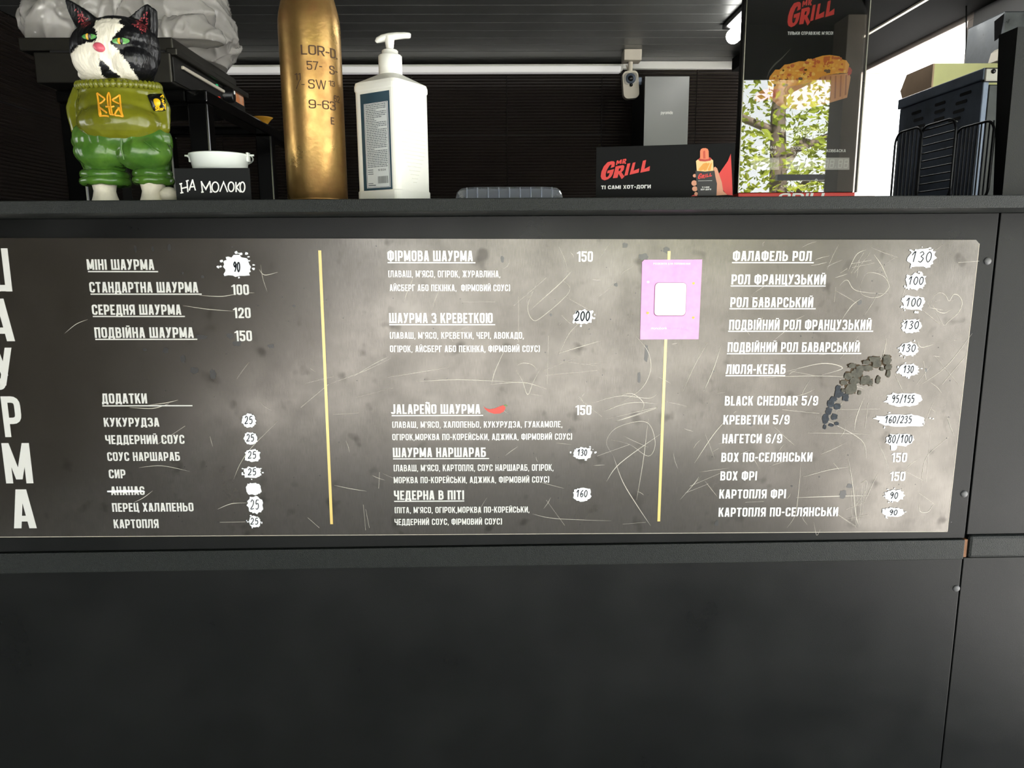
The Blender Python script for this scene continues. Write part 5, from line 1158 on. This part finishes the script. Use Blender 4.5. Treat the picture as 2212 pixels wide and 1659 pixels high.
for s_ in EM:
    pts = [hit(bv_s, *Z3(*p), .0008) for p in smooth_path(s_, 4)]
    pts = [hit(bv_s, *Z3(p[0], p[1]), .0008) for p in smooth_path(s_, 4)]
    em.tube(pts, .0014, 7)
em.build('chest_emblem', gold, swo)
# arm patch
PT = [(1075, 230), (1110, 210), (1270, 205), (1310, 240), (1325, 330), (1330, 430), (1290, 450), (1165, 445), (1140, 400), (1100, 300)]
pm = MB(); cc = hit(bv_s, *Z3(1215, 330), .003); ring = [hit(bv_s, *Z3(*p), .0022) for p in PT]
n_ = len(ring); off = (EYE-cc).normalized()*.0012
pm.add([cc+off]+ring+[r-off*3 for r in ring], [(0, i+1, (i+1) % n_+1) for i in range(n_)]+[(i+1, i+1+n_, (i+1) % n_+1+n_, (i+1) % n_+1) for i in range(n_)], True)
pa = pm.build('arm_patch', mat('paint_black', srgb(14, 14, 14), .25), swo)
p = hit(bv_s, *Z3(1200, 330), .0050); MB().ell(p, (.0062, .0030, .0062), 16, 10).build('patch_button', mat('paint_yellow', srgb(236, 190, 26), .3), pa)
wm = MB()
for s_ in ([(1215, 395), (1188, 392), (1190, 412), (1214, 418), (1212, 434), (1186, 434)], [(1230, 385), (1230, 430), (1244, 432)], [(1222, 402), (1242, 402)], [(1262, 408), (1250, 420), (1262, 434), (1276, 420), (1262, 408)], [(1285, 436), (1285, 405), (1300, 408)], [(1318, 345), (1322, 425)], [(1255, 250), (1285, 225), (1300, 262)], [(1270, 290), (1300, 300), (1275, 320), (1305, 330)], [(1290, 345), (1310, 375)]):
    wm.tube([hit(bv_s, *Z3(p[0], p[1]), .0050) for p in smooth_path(s_, 3)], .0009, 6)
wm.build('patch_lettering', MATS['paint_yellow'], pa)
# head
hm = MB()
for a in ((250, 112, YK, 85, 70, 60), (262, 95, YK, 72, 64, 50), (210, 128, YK-.016, 46, 46, 42), (286, 135, YK-.010, 46, 50, 40), (213, 105, YK-.034, 22, 22, 18), (222, 132, YK-.030, 34, 28, 28), (228, 152, YK-.018, 40, 36, 22), (195, 132, YK-.026, 24, 24, 24), (252, 165, YK, 72, 54, 22)): pell(hm, *a)
def ear(poly, thick, dy):
    m_ = MB(); c = Vector((0, 0, 0)); P = [at(x, y, YK+dy) for x, y in poly]; mid = sum(P, Vector())/len(P)
    f_ = [mid+(p-mid)*.98 for p in P]; n_ = len(P)
    vs = [mid+Vector((0, -thick*.35, 0))]+[p+Vector((0, -thick*.5, 0)) for p in f_]+[p+Vector((0, thick*.5, 0)) for p in f_]+[mid+Vector((0, thick*1.1, 0))]
    fs = [(0, 1+(i+1) % n_, 1+i) for i in range(n_)]+[(1+i, 1+(i+1) % n_, 1+n_+(i+1) % n_, 1+n_+i) for i in range(n_)]+[(1+2*n_, 1+n_+i, 1+n_+(i+1) % n_) for i in range(n_)]
    hm.add(vs, fs, True)
ear([(146, 3), (153, 2), (166, 9), (184, 20), (202, 34), (218, 48), (226, 66), (200, 84), (180, 80), (170, 62), (160, 44), (151, 22)], .018, .004)
ear([(262, 62), (278, 48), (298, 31), (316, 17), (326, 13), (333, 20), (335, 50), (334, 76), (326, 98), (300, 94), (275, 82)], .022, .004)
hd_, nr = remeshed(hm, .00125, 5)
for i, v in enumerate(hd_.v):
    v += nr[i]*((1-abs(noise.noise(Vector((v.x*160, v.y*160, v.z*70))))*2)*.0006+noise.noise(v*70)*.0006)
bv_h = BVHTree.FromPolygons(hd_.v, hd_.f)
hdo = hd_.build('head', None, cat)
WHITE = [(209, 45), (222, 40), (262, 40), (256, 50), (268, 55), (262, 62), (250, 72), (241, 84), (237, 92), (252, 104), (262, 118), (277, 136), (288, 154), (300, 172), (306, 190), (150, 190), (150, 120), (170, 98), (186, 92), (204, 92), (209, 80), (211, 70), (202, 58)]
CHIN = [(214, 128), (221, 131), (230, 141), (240, 150), (250, 158), (262, 166), (250, 171), (236, 170), (223, 168), (217, 152)]
me = hdo.data; ca_ = me.color_attributes.new('paint', 'FLOAT_COLOR', 'POINT')
o0 = ORG[hdo]
def proj(p):
    d = p-EYE; z = d.dot(FW); return (W/2+F*d.dot(RT)/z, H/2-F*d.dot(UP)/z)
xc, yc_ = 0, 0
for i, v in enumerate(me.vertices):
    w = v.co+o0; front = w.y < YK+.016
    x, y = proj(w); j = Vector((x*.22, y*.10, 0))
    x += noise.noise(j)*3+noise.noise(Vector((x*1.1, y*.3, 3)))*3; y += noise.noise(j+Vector((9, 9, 9)))*2+noise.noise(Vector((x*1.3, y*.4, 8)))*3
    wht = inside(x, y, WHITE) and front and not inside(x, y, CHIN)
    c = srgb(232, 226, 208) if wht else srgb(13, 13, 15)
    if not wht and front and y < 82:
        for P in ([(158, 16), (172, 22), (188, 38), (196, 50), (180, 62), (170, 46)], [(286, 52), (304, 36), (318, 26), (320, 62), (310, 78), (300, 62)]):
            if inside(x, y, P) and noise.noise(Vector((x*.9, y*.3, 5))) > .2: c = srgb(188, 78, 84)
    ca_.data[i].color = (*c, 1)
mf = mat('painted_fur', (.5, .5, .5), .30, spec=.5, bump=.35, bscale=1, stretch=(500, 300, 160)); nt = mf.node_tree
an = nt.nodes.new('ShaderNodeAttribute'); an.attribute_name = 'paint'; nt.links.new(an.outputs['Color'], nt.nodes['Principled BSDF'].inputs['Base Color'])
me.materials.append(mf)
# eyes, nose
for ex, ey, rx, ry in ((192.5, 79, 15.5, 6.2), (261, 88.5, 19, 7)):
    p = [hit(bv_h, ex+dx, ey, 0) for dx in (-rx, 0, rx)]
    base = [hit(bv_h, ex+rx*math.cos(t*PI/12), ey+ry*abs(math.sin(t*PI/12))**1.0*math.copysign(1, math.sin(t*PI/12))*(1 if True else 0), .0008) for t in range(24)]
    cc = hit(bv_h, ex, ey, .0026); m_ = MB(); m_.add([cc]+base, [(0, 1+i, 1+(i+1) % 24) for i in range(24)], True)
    eye = m_.build('eye', mat('eye_green', srgb(44, 142, 92), .2, coat=.5, col2=srgb(132, 182, 96), vscale=160), hdo)
    m_ = MB(); q_ = hit(bv_h, ex-3.5, ey, .0022); dn = (EYE-q_).normalized(); Mx = dn.to_track_quat('Y', 'Z').to_matrix()
    m_.ell(q_, (.0026, .0009, .0042), 14, 8, Mx); m_.build('iris', mat('eye_amber', srgb(214, 160, 40), .2), eye)
    q_ = hit(bv_h, ex+1.0, ey, .0027); MB().ell(q_, (.0020, .0009, .0044), 14, 8, Mx).build('pupil', MATS['paint_black'], eye)
q_ = hit(bv_h, 214, 102, .0); MB().ell(q_, (.0084, .0050, .0064), 20, 12, rotm('Y', 22)).build('nose', mat('paint_pink', srgb(206, 92, 108), .3), hdo)

# ------------------------------------------------------------------ outdoors, seen in the reflections
gd = MB().box(-40, 40, -45, 25, -.12, -.021).build('ground', mat('paving', srgb(170, 168, 165), .8, var=.15, vscale=2)); gd['kind'] = 'structure'
cn = thing('canopy', None, None, (-1.4, -1.1, ZC)); cn['kind'] = 'structure'; cn['label'] = 'dark canopy over the front of the kiosk'
ZCN = ZC+.10
for bx in ((XL, XR, -2.2, -.1),):
    MB().box(*bx, ZCN, ZCN+.06).build('canopy_roof', MATS['black_paint'], cn)
MB().box(XL, XR, -2.22, -2.2, 2.02, ZCN+.06).build('canopy_valance', MATS['black_paint'], cn)
po = MB().box(1.44, 1.58, -2.18, -2.05, -.02, ZCN).build('canopy_post', mat('post_brown', srgb(84, 76, 64), .6, var=.2), cn)
nk = thing('dark_blocker', 'unseen dark block added on the left to darken the reflections there', 'blocker', (-5.5, -6, -.02))  # unseen; added so the left end of the front reflects something dark
MB().box(-8.0, -2.45, -11, -2.3, -.02, 2.7).build('body', MATS['black_paint'], nk)
MB().box(-8.2, -2.35, -11.2, -2.25, 2.7, 2.8).build('blocker_top', MATS['black_paint'], nk)
fn = thing('railing', 'black metal railing on the far side of the pavement', 'railing', (4, -3.6, -.02))
for z in (1.55, 1.72): MB().box(1.75, 6, -3.62, -3.58, z, z+.035).build('rail', MATS['dark_plastic'], fn)
for i in range(22): MB().box(1.85+i*.19, 1.87+i*.19, -3.61, -3.59, -.02, 1.55).build('bar', MATS['dark_plastic'], fn)
leafm = bpy.data.materials.new('leaf'); leafm.use_nodes = True; nt = leafm.node_tree; nt.nodes.clear()
o_ = nt.nodes.new('ShaderNodeOutputMaterial'); d_ = nt.nodes.new('ShaderNodeBsdfDiffuse'); t_ = nt.nodes.new('ShaderNodeBsdfTranslucent'); mx = nt.nodes.new('ShaderNodeMixShader'); mx.inputs[0].default_value = .5
nz = nt.nodes.new('ShaderNodeTexNoise'); nz.inputs['Scale'].default_value = 3; cr = nt.nodes.new('ShaderNodeMix'); cr.data_type = 'RGBA'; cr.inputs[6].default_value = (*srgb(84, 108, 46), 1); cr.inputs[7].default_value = (*srgb(186, 188, 70), 1)
nt.links.new(nz.outputs[0], cr.inputs[0]); nt.links.new(cr.outputs[2], d_.inputs[0]); nt.links.new(cr.outputs[2], t_.inputs[0]); nt.links.new(d_.outputs[0], mx.inputs[1]); nt.links.new(t_.outputs[0], mx.inputs[2]); nt.links.new(mx.outputs[0], o_.inputs[0])
bark = mat('bark', srgb(84, 72, 58), .8, var=.3, vscale=20)
def tree(x, y, h, r, n, seed, label):
    rg = random.Random(seed); t = thing('tree', label, 'tree', (x, y, -.02), 'trees across the pavement')
    MB().tube([(x, y, -.02), (x+.05, y, h*.3), (x-.05, y+.05, h*.6), (x, y, h*.9)], [.14, .11, .08, .03], 10).build('trunk', bark, t)
    tips = []
    for i in range(9):
        a = rg.random()*2*PI; z = h*rg.uniform(.3, .8); e = Vector((x+math.cos(a)*r*rg.uniform(.5, .95), y+math.sin(a)*r*rg.uniform(.5, .95), z+rg.uniform(-.3, .8)))
        MB().tube([(x, y, z-.3), ((x+e.x)/2, (y+e.y)/2, (z+e.z)/2+.1), e], [.05, .035, .012], 6).build('branch', bark, t); tips.append(e)
    fo_ = MB(); c = Vector((x, y, h*.62))
    for i in range(n):
        if rg.random() < .5: q = rg.choice(tips)+Vector((rg.gauss(0, .45), rg.gauss(0, .45), rg.gauss(0, .35)))
        else:
            while True:
                d = Vector((rg.uniform(-1, 1), rg.uniform(-1, 1), rg.uniform(-1, 1)))
                if d.length < 1: break
            q = c+Vector((d.x*r, d.y*r, d.z*h*.45))
        if q.z < 1.0: continue
        s = rg.uniform(.03, .062); ax = Vector((rg.gauss(0, 1), rg.gauss(0, 1), rg.gauss(0, .6))).normalized(); bx_ = ax.cross(Vector((rg.gauss(0, 1), rg.gauss(0, 1), rg.gauss(0, 1)))).normalized()
        up_ = ax.cross(bx_)*s*.15
        fo_.add([q-ax*s, q+bx_*s*.5+up_, q+ax*s, q-bx_*s*.5+up_], [(0, 1, 2), (0, 2, 3)])
    fo_.flat = True
    f_ = fo_.build('foliage', leafm, t); f_['kind'] = 'stuff'
tree(3.2, -7.5, 4.6, 2.0, 7500, 1, 'leafy green tree across the pavement, reflected in the display glass')
tree(8.2, -6.6, 4.2, 1.7, 4200, 2, 'leafy tree behind the railing at the right')
tree(.4, -11.5, 5.0, 2.3, 5200, 3, 'leafy tree further back across the pavement')
tree(-5.4, -15.5, 5.0, 2.2, 2600, 4, 'leafy tree far across the pavement beside the added dark block')
